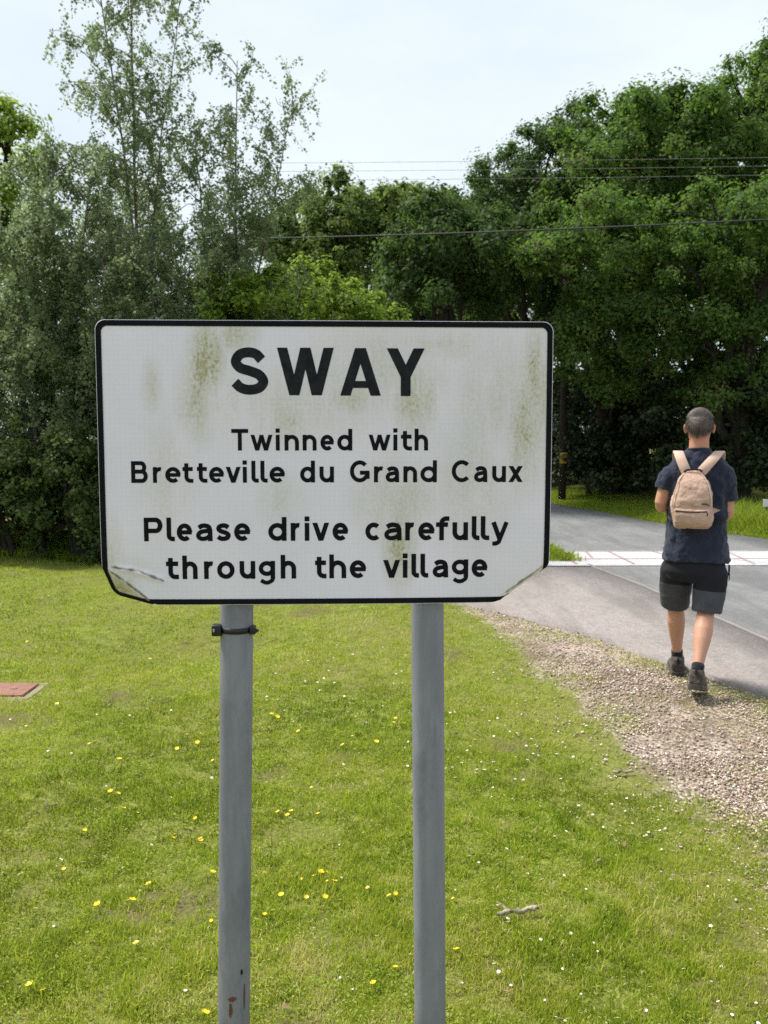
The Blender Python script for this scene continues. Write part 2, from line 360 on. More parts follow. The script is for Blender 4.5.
c = g.mix(g.ramp(g.noise(p, 30, 5, .7), (.5, 0), (.8, .5)), (.007, .007, .010), (.020, .020, .026))
M_black = g.done(c, .7, None, .08)
g = G('heading_vinyl'); p = g.obj()
c = g.mix(g.ramp(g.noise(p, 45, 6, .75), (.42, 0), (.85, .8)), (.012, .013, .018), (.040, .042, .048))
M_head = g.done(c, .7, None, .10)
g = G('weathered_aluminium'); M_alu = g.done(g.mix(g.noise(g.obj(), 12, 4), (.42, .44, .46), (.30, .31, .33)), .5, None, .5, .5)
g = G('grey_painted_post'); p = g.obj()
c = g.mix(g.ramp(g.noise(g.vmap(p, (14, 14, 1.6)), 1, 6, .65), (.35, 0), (.7, 1)), (.158, .162, .205), (.235, .24, .285))
c = g.mix(g.ramp(g.noise(g.vmap(p, (34, 34, 7)), 1, 6, .75), (.50, 0), (.70, .55)), c, (.28, .29, .335))
c = g.mix(g.ramp(g.noise(g.vmap(p, (9, 9, 5)), 1, 5, .7), (.50, 0), (.68, .5)), c, (.115, .118, .15))
c = g.mix(g.ramp(g.noise(p, 90, 4, .7), (.67, 0), (.76, .6)), c, (.10, .10, .11))
M_post = g.done(c, .5, g.bump(g.noise(p, 130, 4), .1, .002), .4)
g = G('rust_patch'); p = g.obj(); M_rust = g.done(g.mix(g.noise(p, 120, 4, .7), (.07, .03, .014), (.20, .085, .04)), .95)
g = G('drain_hole_black'); M_hole = g.done((.012, .011, .012), .9)
g = G('black_banding'); M_band = g.done((.012, .012, .014), .38)

sign = thing('village_sign', (SP.x, SP.y, 0), 'white village name sign reading SWAY on two grey posts, stained, with bent lower corners', 'road sign', rz=YAW)
SZ = SP.z
# panel: dense grid shaped to the rounded rectangle, then folded
zs = np.unique(np.concatenate([np.linspace(Bz, Tz, 150), Bz + RAD * (1 - np.cos(np.linspace(0, PI / 2, 10))), Tz - RAD * (1 - np.cos(np.linspace(0, PI / 2, 10)))]))
us = np.linspace(0, 1, 240)
dz = np.minimum(zs - Bz, Tz - zs); ins = np.where(dz < RAD, RAD - np.sqrt(np.maximum(RAD ** 2 - (RAD - dz) ** 2, 0)), 0)
X = (Lx + ins)[:, None] * (1 - us) + (Rx - ins)[:, None] * us; Z = np.repeat(zs[:, None], len(us), 1)
bx, by, bz = bend(X.ravel(), Z.ravel())
i = (np.arange(len(zs) - 1)[:, None] * len(us) + np.arange(len(us) - 1)[None]).ravel()
pn = np_mesh('panel', np.stack([bx, by, bz], 1), np.stack([i, i + 1, i + len(us) + 1, i + len(us)], 1), M_sheet, sign, True)
pn.location = (0, 0, SZ); pn.data.materials.append(M_alu)
so = pn.modifiers.new('thickness', 'SOLIDIFY'); so.thickness = .0032; so.offset = -1; so.material_offset = 0; so.material_offset_rim = 1
# black border ring
def ring(d0, d1, cols, lift):
    V = []; N = None
    for k in range(cols + 1):
        d = d0 + (d1 - d0) * k / cols; pts = rrect(Lx + d, Rx - d, Bz + d, Tz - d, max(RAD - d * .7, .004)); N = len(pts)
        x, y, z = bend(pts[:, 0], pts[:, 1]); V.append(np.stack([x, y, z], 1))
    A = np.array(V)
    # lift along the local normal of the folded sheet
    e = 1e-4; out_ = []
    for k in range(cols + 1):
        d = d0 + (d1 - d0) * k / cols; pts = rrect(Lx + d, Rx - d, Bz + d, Tz - d, max(RAD - d * .7, .004))
        a = np.stack(bend(pts[:, 0] + e, pts[:, 1]), 1) - np.stack(bend(pts[:, 0] - e, pts[:, 1]), 1)
        b = np.stack(bend(pts[:, 0], pts[:, 1] + e), 1) - np.stack(bend(pts[:, 0], pts[:, 1] - e), 1)
        n = np.cross(a, b); n /= np.linalg.norm(n, axis=1)[:, None]; out_.append(A[k] + n * lift)
    V = np.concatenate(out_); F = []
    for k in range(cols):
        for j in range(N): F.append((k * N + j, k * N + (j + 1) % N, (k + 1) * N + (j + 1) % N, (k + 1) * N + j))
    return V, np.array(F)
V, F = ring(.0014, .0138, 8, .0014)
b_ = np_mesh('border', V, F, M_black, sign, True); b_.location = (0, 0, SZ)

# --- lettering: every letter is drawn as strokes with butt ends, like the road-sign alphabet
def catmull(P, n=8):
    P = [np.array(q, float) for q in P]; P = [2 * P[0] - P[1]] + P + [2 * P[-1] - P[-2]]; o_ = []
    for k in range(1, len(P) - 2):
        a, b, c_, d = P[k - 1:k + 3]
        for t in np.linspace(0, 1, n, endpoint=False):
            o_.append(.5 * (2 * b + (c_ - a) * t + (2 * a - 5 * b + 4 * c_ - d) * t * t + (3 * b - a - 3 * c_ + d) * t ** 3))
    return o_ + [P[-2]]
def arcp(cx, cy, rx, ry, a0, a1, n=22):
    return [(cx + rx * math.cos(R(a0 + (a1 - a0) * k / n)), cy + ry * math.sin(R(a0 + (a1 - a0) * k / n))) for k in range(n + 1)]
def stroke(path, t, closed=False):
    P = np.array([(float(q[0]), float(q[1])) for q in path]); n = len(P)
    if closed: d0 = P - np.roll(P, 1, 0); d1 = np.roll(P, -1, 0) - P
    else:
        seg_ = P[1:] - P[:-1]; d0 = np.vstack([seg_[:1], seg_]); d1 = np.vstack([seg_, seg_[-1:]])
    d0 /= np.linalg.norm(d0, axis=1)[:, None]; d1 /= np.linalg.norm(d1, axis=1)[:, None]
    m = d0 + d1; m /= np.linalg.norm(m, axis=1)[:, None]; nn = np.stack([-m[:, 1], m[:, 0]], 1)
    k = np.minimum(1 / np.maximum((m * d1).sum(1), .3), 2.2)[:, None] * t / 2
    return P + nn * k, P - nn * k, closed
def glyph(ch, w, X, A, D, t):
    """strokes of a letter in a box 0..w, baseline 0; X x-height, A ascender or cap height, D descender"""
    L, Rr, T, B, C = t / 2, w - t / 2, X - t / 2, t / 2, w / 2; rx = (Rr - L) / 2; H = A; s = []
    box = lambda P, y0=B, y1=T: [(L + q[0] * (Rr - L), y0 + q[1] * (y1 - y0)) for q in P]
    bowl = lambda: (arcp(C, (B + T) / 2, rx, (T - B) / 2, 0, 360, 36)[:-1], t, True)
    if ch in 'nh':
        s = [([(L, 0), (L, X if ch == 'n' else A)], t), (arcp(C, T - rx * 1.05, rx, rx * 1.05, 180, 0) + [(Rr, 0)], t)]
    elif ch == 'u': s = [([(Rr, 0), (Rr, X)], t), (arcp(C, B + rx * 1.05, rx, rx * 1.05, 360, 180) + [(L, X)], t)]
    elif ch == 'r': s = [([(L, 0), (L, X)], t), (arcp(L + (w - t) * .95, T - (w - t) * 1.05, (w - t) * .95, (w - t) * 1.05, 180, 78, 12), t)]
    elif ch == 'i': s = [([(L, 0), (L, X)], t), ([(L, A - t * .95), (L, A + t * .1)], t * 1.05)]
    elif ch == 'l': s = [([(L, A), (L, B + t * .9)] + arcp(L + t * .8, B + t * .8, t * .8, t * .8, 180, 270, 8)[1:] + [(w, B)], t)]
    elif ch == 't':
        x0 = w * .36; s = [([(x0, X + (A - X) * .62), (x0, B + t)] + arcp(x0 + t, B + t, t, t, 180, 270, 8)[1:] + [(w, B)], t), ([(0, X - t / 2), (w * .96, X - t / 2)], t)]
    elif ch == 'f':
        x0 = w * .42; s = [([(x0, 0), (x0, A - t * 1.5)] + arcp(x0 + t, A - t * 1.5, t, t, 180, 90, 8)[1:] + [(w, A - t / 2)], t), ([(0, X - t / 2), (w * .9, X - t / 2)], t)]
    elif ch == 'o': s = [bowl()]
    elif ch == 'd': s = [bowl(), ([(Rr, 0), (Rr, A)], t)]
    elif ch == 'c': s = [(arcp(C, (B + T) / 2, rx * 1.05, (T - B) / 2, 48, 312, 30), t)]
    elif ch == 'e': s = [(arcp(C, (B + T) / 2, rx, (T - B) / 2, 0, 312, 32), t), ([(L, X * .5), (w - t * .1, X * .5)], t * .92)]
    elif ch == 'a': s = [(catmull(box([(.04, .84), (.28, .97), (.55, 1.0), (.86, .91), (.98, .66)])) + [(Rr, 0)], t), (catmull(box([(1, .60), (.55, .585), (.16, .49), (0, .28), (.10, .08), (.38, 0), (.74, .08), (1, .30)])), t * .95)]
    elif ch == 's': s = [(catmull(box([(.96, .85), (.75, .97), (.46, 1.0), (.14, .91), (.08, .72), (.3, .57), (.7, .46), (.96, .30), (.86, .08), (.5, 0), (.22, .04), (0, .16)])), t)]
    elif ch == 'g': h2 = t * .43; s = [(arcp(C, (B + T) / 2 + t * .28, rx, (T - B) / 2 - t * .28, 0, 360, 36)[:-1], t * .95, True), ([(Rr, X), (Rr, t * .1)], t), (catmull([(Rr + t * .08, t * .3), (Rr - t * .15, -D + h2 + t * .5), (C + t * .25, -D + h2), (L + t * .75, -D + h2 + t * .06), (L, -D + h2 + t * .5)], 8), h2 * 2)]
    elif ch == 'v': s = [([(L + t * .02, X), (C, 0)], t), ([(Rr - t * .02, X), (C, 0)], t)]
    elif ch == 'w':
        a, b = w * .30, w * .70; s = [([(t * .5, X), (a, 0)], t * .94), ([(C, X * .96), (a, 0)], t * .94), ([(C, X * .96), (b, 0)], t * .94), ([(w - t * .5, X), (b, 0)], t * .94)]
    elif ch == 'x': s = [([(t * .55, X), (w - t * .55, 0)], t), ([(w - t * .55, X), (t * .55, 0)], t)]
    elif ch == 'y': s = [([(t * .5, X), (C * 1.02, 0)], t), ([(w - t * .5, X), (w * .44, -D * .30), (w * .36, -D + t * .62), (w * .24, -D + t * .46), (w * .08, -D + t * .46)], t * .92)]
    elif ch == 'T': s = [([(C, 0), (C, H)], t), ([(0, H - t / 2), (w, H - t / 2)], t)]
    elif ch == 'P':
        m = H * .44; s = [([(L, 0), (L, H)], t), ([(0, H - t / 2), (w - (H - m) / 2, H - t / 2)] + arcp(w - (H - m) / 2, (H - t / 2 + m) / 2, (H - m) / 2 - t / 2, (H - t / 2 - m) / 2, 90, -90, 16)[1:] + [(0, m)], t)]
    elif ch == 'B':
        m = H * .52; q = (H - m) / 2; q2 = m / 2
        s = [([(L, 0), (L, H)], t), ([(0, H - t / 2), (w * .92 - q, H - t / 2)] + arcp(w * .92 - q, (H - t / 2 + m) / 2, q - t / 2, (H - t / 2 - m) / 2, 90, -90, 14)[1:] + [(0, m)], t),
             ([(0, m), (w - q2, m)] + arcp(w - q2, (m + t / 2) / 2, q2 - t / 2, (m - t / 2) / 2, 90, -90, 14)[1:] + [(0, t / 2)], t)]
    elif ch in 'CG':
        s = [(arcp(C, H / 2, rx * (1.04 if ch == 'C' else 1), H / 2 - t / 2, 44, 316 if ch == 'C' else 330, 36), t)]
        if ch == 'G': s += [([(C * 1.02, H * .44), (w, H * .44)], t), ([(Rr, H * .44), (Rr, H * .16)], t)]
    elif ch == 'S': s = [(catmull(box([(.93, .80), (.74, .955), (.47, 1.0), (.20, .94), (.06, .76), (.20, .59), (.52, .505), (.84, .40), (.985, .22), (.83, .05), (.5, 0), (.22, .055), (.02, .20)], B, H - t / 2), 10), t)]
    elif ch == 'W':
        a, b = w * .30, w * .695; s = [([(t * .52, H), (a, 0)], t), ([(C, H), (a, 0)], t), ([(C, H), (b, 0)], t), ([(w - t * .52, H), (b, 0)], t)]
    elif ch == 'A': s = [([(t * .52, 0), (C - t * .02, H)], t), ([(w - t * .52, 0), (C + t * .02, H)], t), ([(w * .22, H * .235), (w * .78, H * .235)], t * .70)]
    elif ch == 'Y': s = [([(t * .56, H), (C, H * .42)], t), ([(w - t * .56, H), (C, H * .42)], t), ([(C, 0), (C, H * .47)], t)]
    return s
def clip_poly(poly, y0, y1):
    """keep the slanted strokes between baseline and top"""
    def half(P, f, inter):
        o_ = []
        for k in range(len(P)):
            a, b = P[k], P[(k + 1) % len(P)]
            if f(a): o_.append(a)
            if f(a) != f(b): o_.append(inter(a, b))
        return o_
    for yy, sgn in ((y0, 1), (y1, -1)):
        if yy is None or not poly: continue
        poly = half(poly, lambda q: sgn * (q[1] - yy) >= -1e-9, lambda a, b: (a[0] + (b[0] - a[0]) * (yy - a[1]) / (b[1] - a[1]), yy))
    return poly
def ext(P, top, e=6.0):
    """lengthen a slanted stroke where it meets the baseline or the top line, so that it can be cut level there"""
    if len(P) != 2: return P
    a, b = np.array(P[0], float), np.array(P[1], float); d = (b - a) / np.linalg.norm(b - a)
    if abs(d[1]) < .3 or abs(d[0]) < .03: return [a, b]
    end = lambda q: abs(q[1]) < 1e-6 or q[1] > top * .95
    return [a - d * e if end(a) else a, b + d * e if end(b) else b]
def line(name, text, *a):
    words = [[text[0]]]
    for q in text[1:]:
        if q[1] - words[-1][-1][2] > 12 and name != 'heading_lettering': words.append([])
        words[-1].append(q)
    for q in words: word(name, q, *a)
def word(name, text, base_l, base_r, Xh, Ah, Dh, t, mat):
    """text: list of (char, left px, right px) as measured; base py at px 130 and 520"""
    V, Fq = [], []
    for ch, l, r in text:
        base = base_l + (base_r - base_l) * ((l + r) / 2 - 130) / 390
        x0, z0 = sg(l, base); x1, _ = sg(r, base); sc = (x1 - x0) / (r - l)
        w_ = r - l; slant = ch in 'vwxWAY'
        for k, st in enumerate(glyph(ch, w_, Xh, Ah, Dh, t)):
            a, b, closed = stroke(st[0] if not slant else ext(st[0], Ah if ch.isupper() else Xh), st[1], len(st) > 2)
            n = len(a); rng_ = range(n if closed else n - 1)
            for j in rng_:
                q = [tuple(a[j]), tuple(a[(j + 1) % n]), tuple(b[(j + 1) % n]), tuple(b[j])]
                if slant: q = clip_poly(q, 0, Ah if ch.isupper() else Xh)
                if not q or len(q) < 3: continue
                kk = len(V)
                for (gx_, gz_) in q: V.append((x0 + gx_ * sc, z0 + gz_ * sc, .0006 + .00012 * k))
                Fq.append(tuple(range(kk, kk + len(q))))
    V = np.array(V); x, y, z = bend(V[:, 0], V[:, 1])
    me = bpy.data.meshes.new(name); me.from_pydata([tuple(q) for q in np.stack([x, y - V[:, 2], z], 1)], [], Fq); me.update()
    o_ = link(name, me, mat, sign); o_.location = (0, 0, SZ); return o_

line('heading_lettering', [('S', 229.6, 268.9), ('W', 277.4, 334), ('A', 340.3, 380.8), ('Y', 386.8, 424.5)], 393.6, 397.0, 47, 47, 0, 9.8, M_head)
line('twinning_lettering', [('T', 231.6, 248.5), ('w', 250.7, 272.6), ('i', 275.9, 280), ('n', 284.6, 299), ('n', 302.7, 316.6), ('e', 320.5, 334), ('d', 337.3, 352.3),
     ('w', 368.7, 390.6), ('i', 393.4, 397.5), ('t', 401, 412), ('h', 414.6, 428)], 450.6, 450.4, 15.7, 21.6, 5, 3.95, M_black)
line('town_lettering', [('B', 131.5, 148), ('r', 153.2, 162.6), ('e', 165.6, 181), ('t', 182.9, 193.5), ('t', 197.3, 207.6), ('e', 209.4, 224.2), ('v', 226, 240.9), ('i', 243, 247.4), ('l', 251.6, 258.8), ('l', 260.6, 267.7), ('e', 269.6, 285),
     ('d', 300.2, 315), ('u', 319.6, 334), ('G', 350, 369.6), ('r', 374, 383.8), ('a', 385.6, 399.2), ('n', 403.4, 417), ('d', 420.4, 436.8), ('C', 452, 471.3), ('a', 473.8, 487.2), ('u', 492, 505.7), ('x', 508.4, 522.4)], 482.9, 482.0, 15.9, 21.9, 5, 4.0, M_black)
line('request_lettering', [('P', 144.2, 162.8), ('l', 166.9, 175), ('e', 177, 192.5), ('a', 196.2, 212.8), ('s', 215.8, 231.2), ('e', 234.3, 250.5), ('d', 268.4, 286.6), ('r', 290.8, 301), ('i', 304.8, 309.6), ('v', 312.5, 329.2), ('e', 332.6, 348.2),
     ('c', 365.7, 381.8), ('a', 384.2, 401.7), ('r', 405.2, 415.2), ('e', 418.2, 434.5), ('f', 436, 449.2), ('u', 452.4, 467.9), ('l', 471.6, 479.4), ('l', 480.6, 489.2), ('y', 491, 508.6)], 541.4, 540.0, 18.0, 24.0, 5.6, 4.6, M_black)
line('request_lettering', [('t', 166.2, 178.9), ('h', 182.6, 197.7), ('r', 204.2, 214.4), ('o', 217.3, 234.7), ('u', 239.8, 255.4), ('g', 258.8, 275.2), ('h', 280.8, 296.2), ('t', 315.2, 326.5), ('h', 329.4, 346.2), ('e', 349.8, 366.2),
     ('v', 383.2, 400), ('i', 402.8, 407.6), ('l', 411.4, 419), ('l', 420.4, 428.2), ('a', 432.5, 448.2), ('g', 451.6, 468.2), ('e', 471.6, 487.5)], 579.6, 577.0, 18.0, 24.0, 5.9, 4.6, M_black)

# --- the two posts, black banding, rail behind the panel
def tube(bm, pts, rads, n=20, caps=True):
    prev = None; rings = []
    for k, (q, r) in enumerate(zip(pts, rads)):
        q = Vector(q); d = (Vector(pts[min(k + 1, len(pts) - 1)]) - Vector(pts[max(k - 1, 0)])).normalized()
        ref = Vector((0, 1, 0)) if abs(d.y) < .9 else Vector((1, 0, 0)); u = d.cross(ref).normalized(); v = d.cross(u)
        rings.append([bm.verts.new(q + u * r * math.cos(2 * PI * j / n) + v * r * math.sin(2 * PI * j / n)) for j in range(n)])
    for a, b in zip(rings, rings[1:]):
        for j in range(n): bm.faces.new((a[j], a[(j + 1) % n], b[(j + 1) % n], b[j]))
    if caps: bm.faces.new(rings[0][::-1]); bm.faces.new(rings[-1])
def box(bm, x0, x1, y0, y1, z0, z1, bev=0.0, M=None):
    r = bmesh.ops.create_cube(bm, size=1.0); vs = r['verts']
    for v in vs: v.co = Vector(((x0 + x1) / 2 + v.co.x * (x1 - x0), (y0 + y1) / 2 + v.co.y * (y1 - y0), (z0 + z1) / 2 + v.co.z * (z1 - z0)))
    if bev:
        e = list({e for v in vs for e in v.link_edges}); rb = bmesh.ops.bevel(bm, geom=e, offset=bev, segments=2, affect='EDGES', profile=.6); vs = list({v for f in rb['faces'] for v in f.verts} | {v for v in vs if v.is_valid})
    if M is not None:
        for v in vs: v.co = M @ v.co
PR = .0385
def post_axis(pxt, pxb):
    # local x of the post axis just under the panel and at the bottom of the picture
    xt = sg(pxt, 612)[0] * 1.024; xb, zb = sg(pxb, 1020); zt = sg(pxt, 612)[1]
    return xt, zt, xb * 1.024, zb
posts = []
for pxt, pxb, extra in ((236.3, 233.6, 1), (427, 429.6, 0)):
    xt, zt, xb, zb = post_axis(pxt, pxb); sl = (xb - xt) / (zb - zt); ax = lambda z_, a=xt, b=sl, c=zt: a + b * (z_ - c)
    top = Tz - .055; bot = -SZ - .05
    bm = bmesh.new(); tube(bm, [(ax(z_), .052, z_) for z_ in np.linspace(bot, top, 8)], [PR] * 8, 32); 
    po = bm_obj('post', bm, M_post, sign); po.location = (0, 0, SZ); posts.append((po, ax))
    if extra: tag(po, 'grey post with black banding and rust at its foot')
    bm = bmesh.new(); tube(bm, [(ax(top), .052, top), (ax(top), .052, top + .004), (ax(top), .052, top + .012)], [PR + .003, PR + .003, PR * .7], 32); pc = bm_obj('cap', bm, M_band, po)
    for zr in (Tz - .13, Bz + .13):
        bm = bmesh.new(); tube(bm, [(ax(zr), .052, zr - .012), (ax(zr), .052, zr + .012)], [PR + .002] * 2, 32); box(bm, ax(zr) - .05, ax(zr) + .05, .008, .016, zr - .012, zr + .012, .001)
        bm_obj('clip', bm, M_alu, po)
for zr in (Tz - .13, Bz + .13):
    bm = bmesh.new(); box(bm, Lx + .12, Rx - .12, .0045, .0125, zr - .022, zr + .022, .001); rl = bm_obj('rail', bm, M_alu, sign); rl.location = (0, 0, SZ)
po, ax = posts[0]
zc = sg(236, 633)[1]; xc = ax(zc)
bm = bmesh.new(); tube(bm, [(xc, .052, zc - .0065), (xc, .052, zc + .0065)], [PR + .0018] * 2, 40)
bd = bm_obj('band', bm, M_band, po)
bm = bmesh.new(); box(bm, xc - PR - .016, xc - PR + .006, .020, .046, zc - .0125, zc + .0135, .003); bm_obj('buckle', bm, M_band, bd)
bm = bmesh.new(); box(bm, xc - PR - .0125, xc - PR - .0085, .0175, .0205, zc - .002, zc + .0055, .0005); bm_obj('buckle_slot', bm, M_alu, bd)
bm = bmesh.new(); box(bm, xc + PR - .006, xc + PR + .008, .022, .045, zc - .0095, zc + .0095, .003)
r_ = bmesh.ops.create_cone(bm, cap_ends=True, segments=8, radius1=.0085, radius2=.001, depth=.012)
for v in r_['verts']: v.co = Vector((xc + PR + .010 + v.co.z, .033 + v.co.x * .8, zc - .002 + v.co.y))
bm_obj('strap_end', bm, M_band, bd)
DL = [.0006]
def decal(px, py, wx, wz, mat, name):
    """a small patch lying on the curved post"""
    z0 = sg(px, py)[1]; cxp = ax(z0); off = (sg(px, py)[0] * 1.005 - cxp); a0 = math.asin(max(-.95, min(.95, off / PR)))
    bm = bmesh.new(); c0 = None; rim = []; N = 18
    DL[0] += .00025
    P = lambda a_, z_: Vector((ax(z_) + (PR + DL[0]) * math.sin(a_), .052 - (PR + DL[0]) * math.cos(a_), z_))
    c0 = bm.verts.new(P(a0, z0))
    for k in range(N):
        rr = .75 + .5 * random.random(); rim.append(bm.verts.new(P(a0 + math.cos(2 * PI * k / N) * wx / PR * rr, z0 + math.sin(2 * PI * k / N) * wz * rr)))
    for k in range(N): bm.faces.new((c0, rim[k], rim[(k + 1) % N]))
    bm_obj(name, bm, mat, po)
decal(241, 977, .0036, .0075, M_hole, 'bolt_hole')
decal(232, 1003, .010, .0065, M_rust, 'rust_spot'); decal(230.5, 1014, .004, .018, M_rust, 'rust_spot'); decal(243.5, 1003, .0022, .030, M_rust, 'rust_spot')

# ---------------------------------------------------------------- foliage
def leaf_mat(name, dark, lite, odd, trans=.35, tcol=None, rough=.62, spec=.18):
    g = G(name); t = g.attr('tint')
    c = g.ramp(t, (0, dark), (.55, tuple((a + b) / 2 for a, b in zip(dark, lite))), (.9, lite), (1, odd))
    c = g.mix(g.ramp(g.noise(g.pos(), .55, 3), (.35, 0), (.65, .5)), c, g.mix(.5, c, tuple(v * .75 for v in dark)))
    tc_ = g.mix(.6, c, tcol) if tcol else c
    return g.done(c, rough, None, spec, trans=trans, tcol=tc_)
def bark_mat(name, a, b, sc=14):
    g = G(name); p = g.pos()
    f = g.noise(g.vmap(p, (sc, sc, sc * .22)), 1, 6, .7)
    return g.done(g.mix(g.ramp(f, (.35, 0), (.65, 1)), a, b), .95, g.bump(f, .8, .03), .15)
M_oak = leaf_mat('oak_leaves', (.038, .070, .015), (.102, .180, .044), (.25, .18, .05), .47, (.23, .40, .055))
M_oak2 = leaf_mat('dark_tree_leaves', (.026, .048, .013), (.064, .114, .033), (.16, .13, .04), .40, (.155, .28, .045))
M_mid = leaf_mat('distant_tree_leaves', (.062, .100, .026), (.140, .205, .062), (.32, .21, .07), .54, (.31, .43, .09))
M_lime = leaf_mat('bright_green_leaves', (.11, .18, .022), (.195, .295, .045), (.30, .35, .06), .52, (.38, .52, .065))
M_birch = leaf_mat('birch_leaves', (.125, .152, .066), (.230, .290, .155), (.38, .42, .32), .56, (.33, .45, .20), .45, .4)
M_hedge = leaf_mat('hedge_leaves', (.040, .066, .020), (.105, .150, .045), (.18, .21, .09), .42, (.22, .30, .06))
M_shade = leaf_mat('shade_darkened_leaves', (.012, .024, .008), (.034, .054, .016), (.07, .07, .03), .2, (.07, .10, .02), .5, .25)  # leaf colour darkened to paint in the deep shade under the canopy
M_bark = bark_mat('oak_bark', (.020, .017, .014), (.055, .047, .040))
M_bbark = bark_mat('birch_bark', (.06, .05, .045), (.24, .21, .19), 10)

def leaves(P, size, up=.55, outw=None, aspect=.62, jit=.35, r=rng):
    """one folded rhombus per leaf; returns verts, quads"""
    n = len(P); s = size * (1 + jit * (r.random(n) * 2 - 1)) * (1 + .5 * (r.random(n) > .9))
    nrm = r.normal(size=(n, 3)); nrm /= np.linalg.norm(nrm, axis=1)[:, None]; nrm[:, 2] += up
    if outw is not None: nrm += outw
    nrm /= np.linalg.norm(nrm, axis=1)[:, None]
    a = r.normal(size=(n, 3)); a -= (a * nrm).sum(1)[:, None] * nrm; a /= np.linalg.norm(a, axis=1)[:, None]; b = np.cross(nrm, a)
    h = s[:, None] / 2; fold = nrm * (s * .12)[:, None]
    V = np.stack([P - a * h, P + b * h * aspect + fold, P + a * h, P - b * h * aspect + fold], 1).reshape(-1, 3)
    return V, np.arange(n * 4).reshape(n, 4)
def tubes(paths, n=6):
    """list of (points, radii) -> verts, quads"""
    V, F = [], []; k0 = 0
    for pts, rad in paths:
        pts = np.array(pts, float); m = len(pts); d = np.gradient(pts, axis=0); d /= np.linalg.norm(d, axis=1)[:, None] + 1e-9
        ref = np.where(np.abs(d[:, 2:3]) < .9, [[0, 0, 1.]], [[1., 0, 0]]); u = np.cross(d, ref); u /= np.linalg.norm(u, axis=1)[:, None]; v = np.cross(d, u)
        ang = np.arange(n) * 2 * PI / n
        V.append((pts[:, None] + (u[:, None] * np.cos(ang)[None, :, None] + v[:, None] * np.sin(ang)[None, :, None]) * np.array(rad)[:, None, None]).reshape(-1, 3))
        i = (np.arange(m - 1)[:, None] * n + np.arange(n)[None]); j = np.arange(m - 1)[:, None] * n + (np.arange(n)[None] + 1) % n
        F.append(np.stack([i.ravel(), j.ravel(), (j + n).ravel(), (i + n).ravel()], 1) + k0); k0 += m * n
    return np.concatenate(V), np.concatenate(F)
def wiggle(a, b, m, amp, r):
    t = np.linspace(0, 1, m)[:, None]; p = np.array(a) * (1 - t) + np.array(b) * t
    p[1:-1] += r.normal(size=(m - 2, 3)) * amp; return p

def broad_tree(name, label, base, lobes, n_leaf, leaf, mat, bark=None, trunk_r=.22, group=None, cat='tree', clump=.55, per=1.0, seed=1, tint=(0.0, .93), up=.5, shell=(.62, 1.05), stems=1):
    """lobes: (dx, dy, z, rx, ry, rz) relative to the base; the crown is many ragged clumps sitting on them"""
    r = np.random.default_rng(seed); t = thing(name, base, label, cat, group)
    lobes = np.array(lobes, float); vol = (lobes[:, 3] * lobes[:, 4] + lobes[:, 3] * lobes[:, 5]); tot = vol.sum()
    P, N, T, paths = [], [], [], []
    zc = lobes[:, 2].min()
    for s_ in range(stems):
        off = np.array([(s_ - (stems - 1) / 2) * trunk_r * 2.2, r.normal() * trunk_r, 0]) if stems > 1 else np.zeros(3)
        top = lobes[np.argmax(lobes[:, 2] + lobes[:, 5])][:3] + [0, 0, .2]
        pts = wiggle(off, top, 8, trunk_r * .35, r); paths.append((pts, trunk_r * np.linspace(1.15, .16, 8) * np.array([1.35] + [1] * 7)))
    for L in lobes:
        h0 = max(.35 * L[2], zc * .45); pts = wiggle([0, 0, h0], L[:3], 6, .12, r); paths.append((pts, trunk_r * np.linspace(.5, .14, 6)))
        m = max(5, int(per * 2.6 * (L[3] * L[4] + L[3] * L[5] + L[4] * L[5]) / (clump ** 2) / 2.2))
        d = r.normal(size=(m, 3)); d /= np.linalg.norm(d, axis=1)[:, None]; d[:, 2] = np.where(d[:, 2] < -.55, -d[:, 2], d[:, 2])
        wv = .16 * np.sin(d[:, 0] * 5 + L[0] * 3) * np.sin(d[:, 2] * 6 + L[2]) + .10 * np.sin(d[:, 1] * 9 + L[1]); rad = shell[0] + (shell[1] - shell[0]) * r.random(m) ** .6; rad = rad * (1 + wv + .20 * (r.random(m) - .5))
        C_ = L[:3] + d * L[3:] * rad[:, None]
        cs = clump * (.40 + .75 * r.random(m) ** 1.5); k = np.maximum(6, (n_leaf * vol[np.all(lobes == L, axis=1)][0] / tot / m * (cs / clump) ** 2)).astype(int)
        ct = r.random(m)
        for q in range(m):
            e = r.normal(size=(k[q], 3)); e /= np.linalg.norm(e, axis=1)[:, None]; e *= np.minimum(.15 + .55 * np.abs(r.normal(size=k[q])), 1.12)[:, None]
            P.append(C_[q] + e * cs[q] * [1.05, 1.05, .88]); N.append(e * 1.25 + d[q] * .5); T.append(np.clip(ct[q] * .70 + r.random(k[q]) * .36 + (r.random(k[q]) > .985) * .3, tint[0], 1 if r.random() < .12 else tint[1]))
            if q % 7 == 0: paths.append((wiggle(L[:3] + r.normal(size=3) * .15, C_[q], 4, .06, r), trunk_r * np.linspace(.14, .03, 4)))
    P = np.concatenate(P); N = np.concatenate(N); T = np.concatenate(T)
    keep = P[:, 2] > .06; P, N, T = P[keep], N[keep], T[keep]
    V, F = leaves(P, leaf, up, N, r=r)
    V2, F2 = tubes(paths, 7); np_mesh('trunk', V2, F2, bark or M_bark, t, True)
    np_mesh('crown', V, F, mat, t, attrs={'tint': ('FACE', T)})
    return t

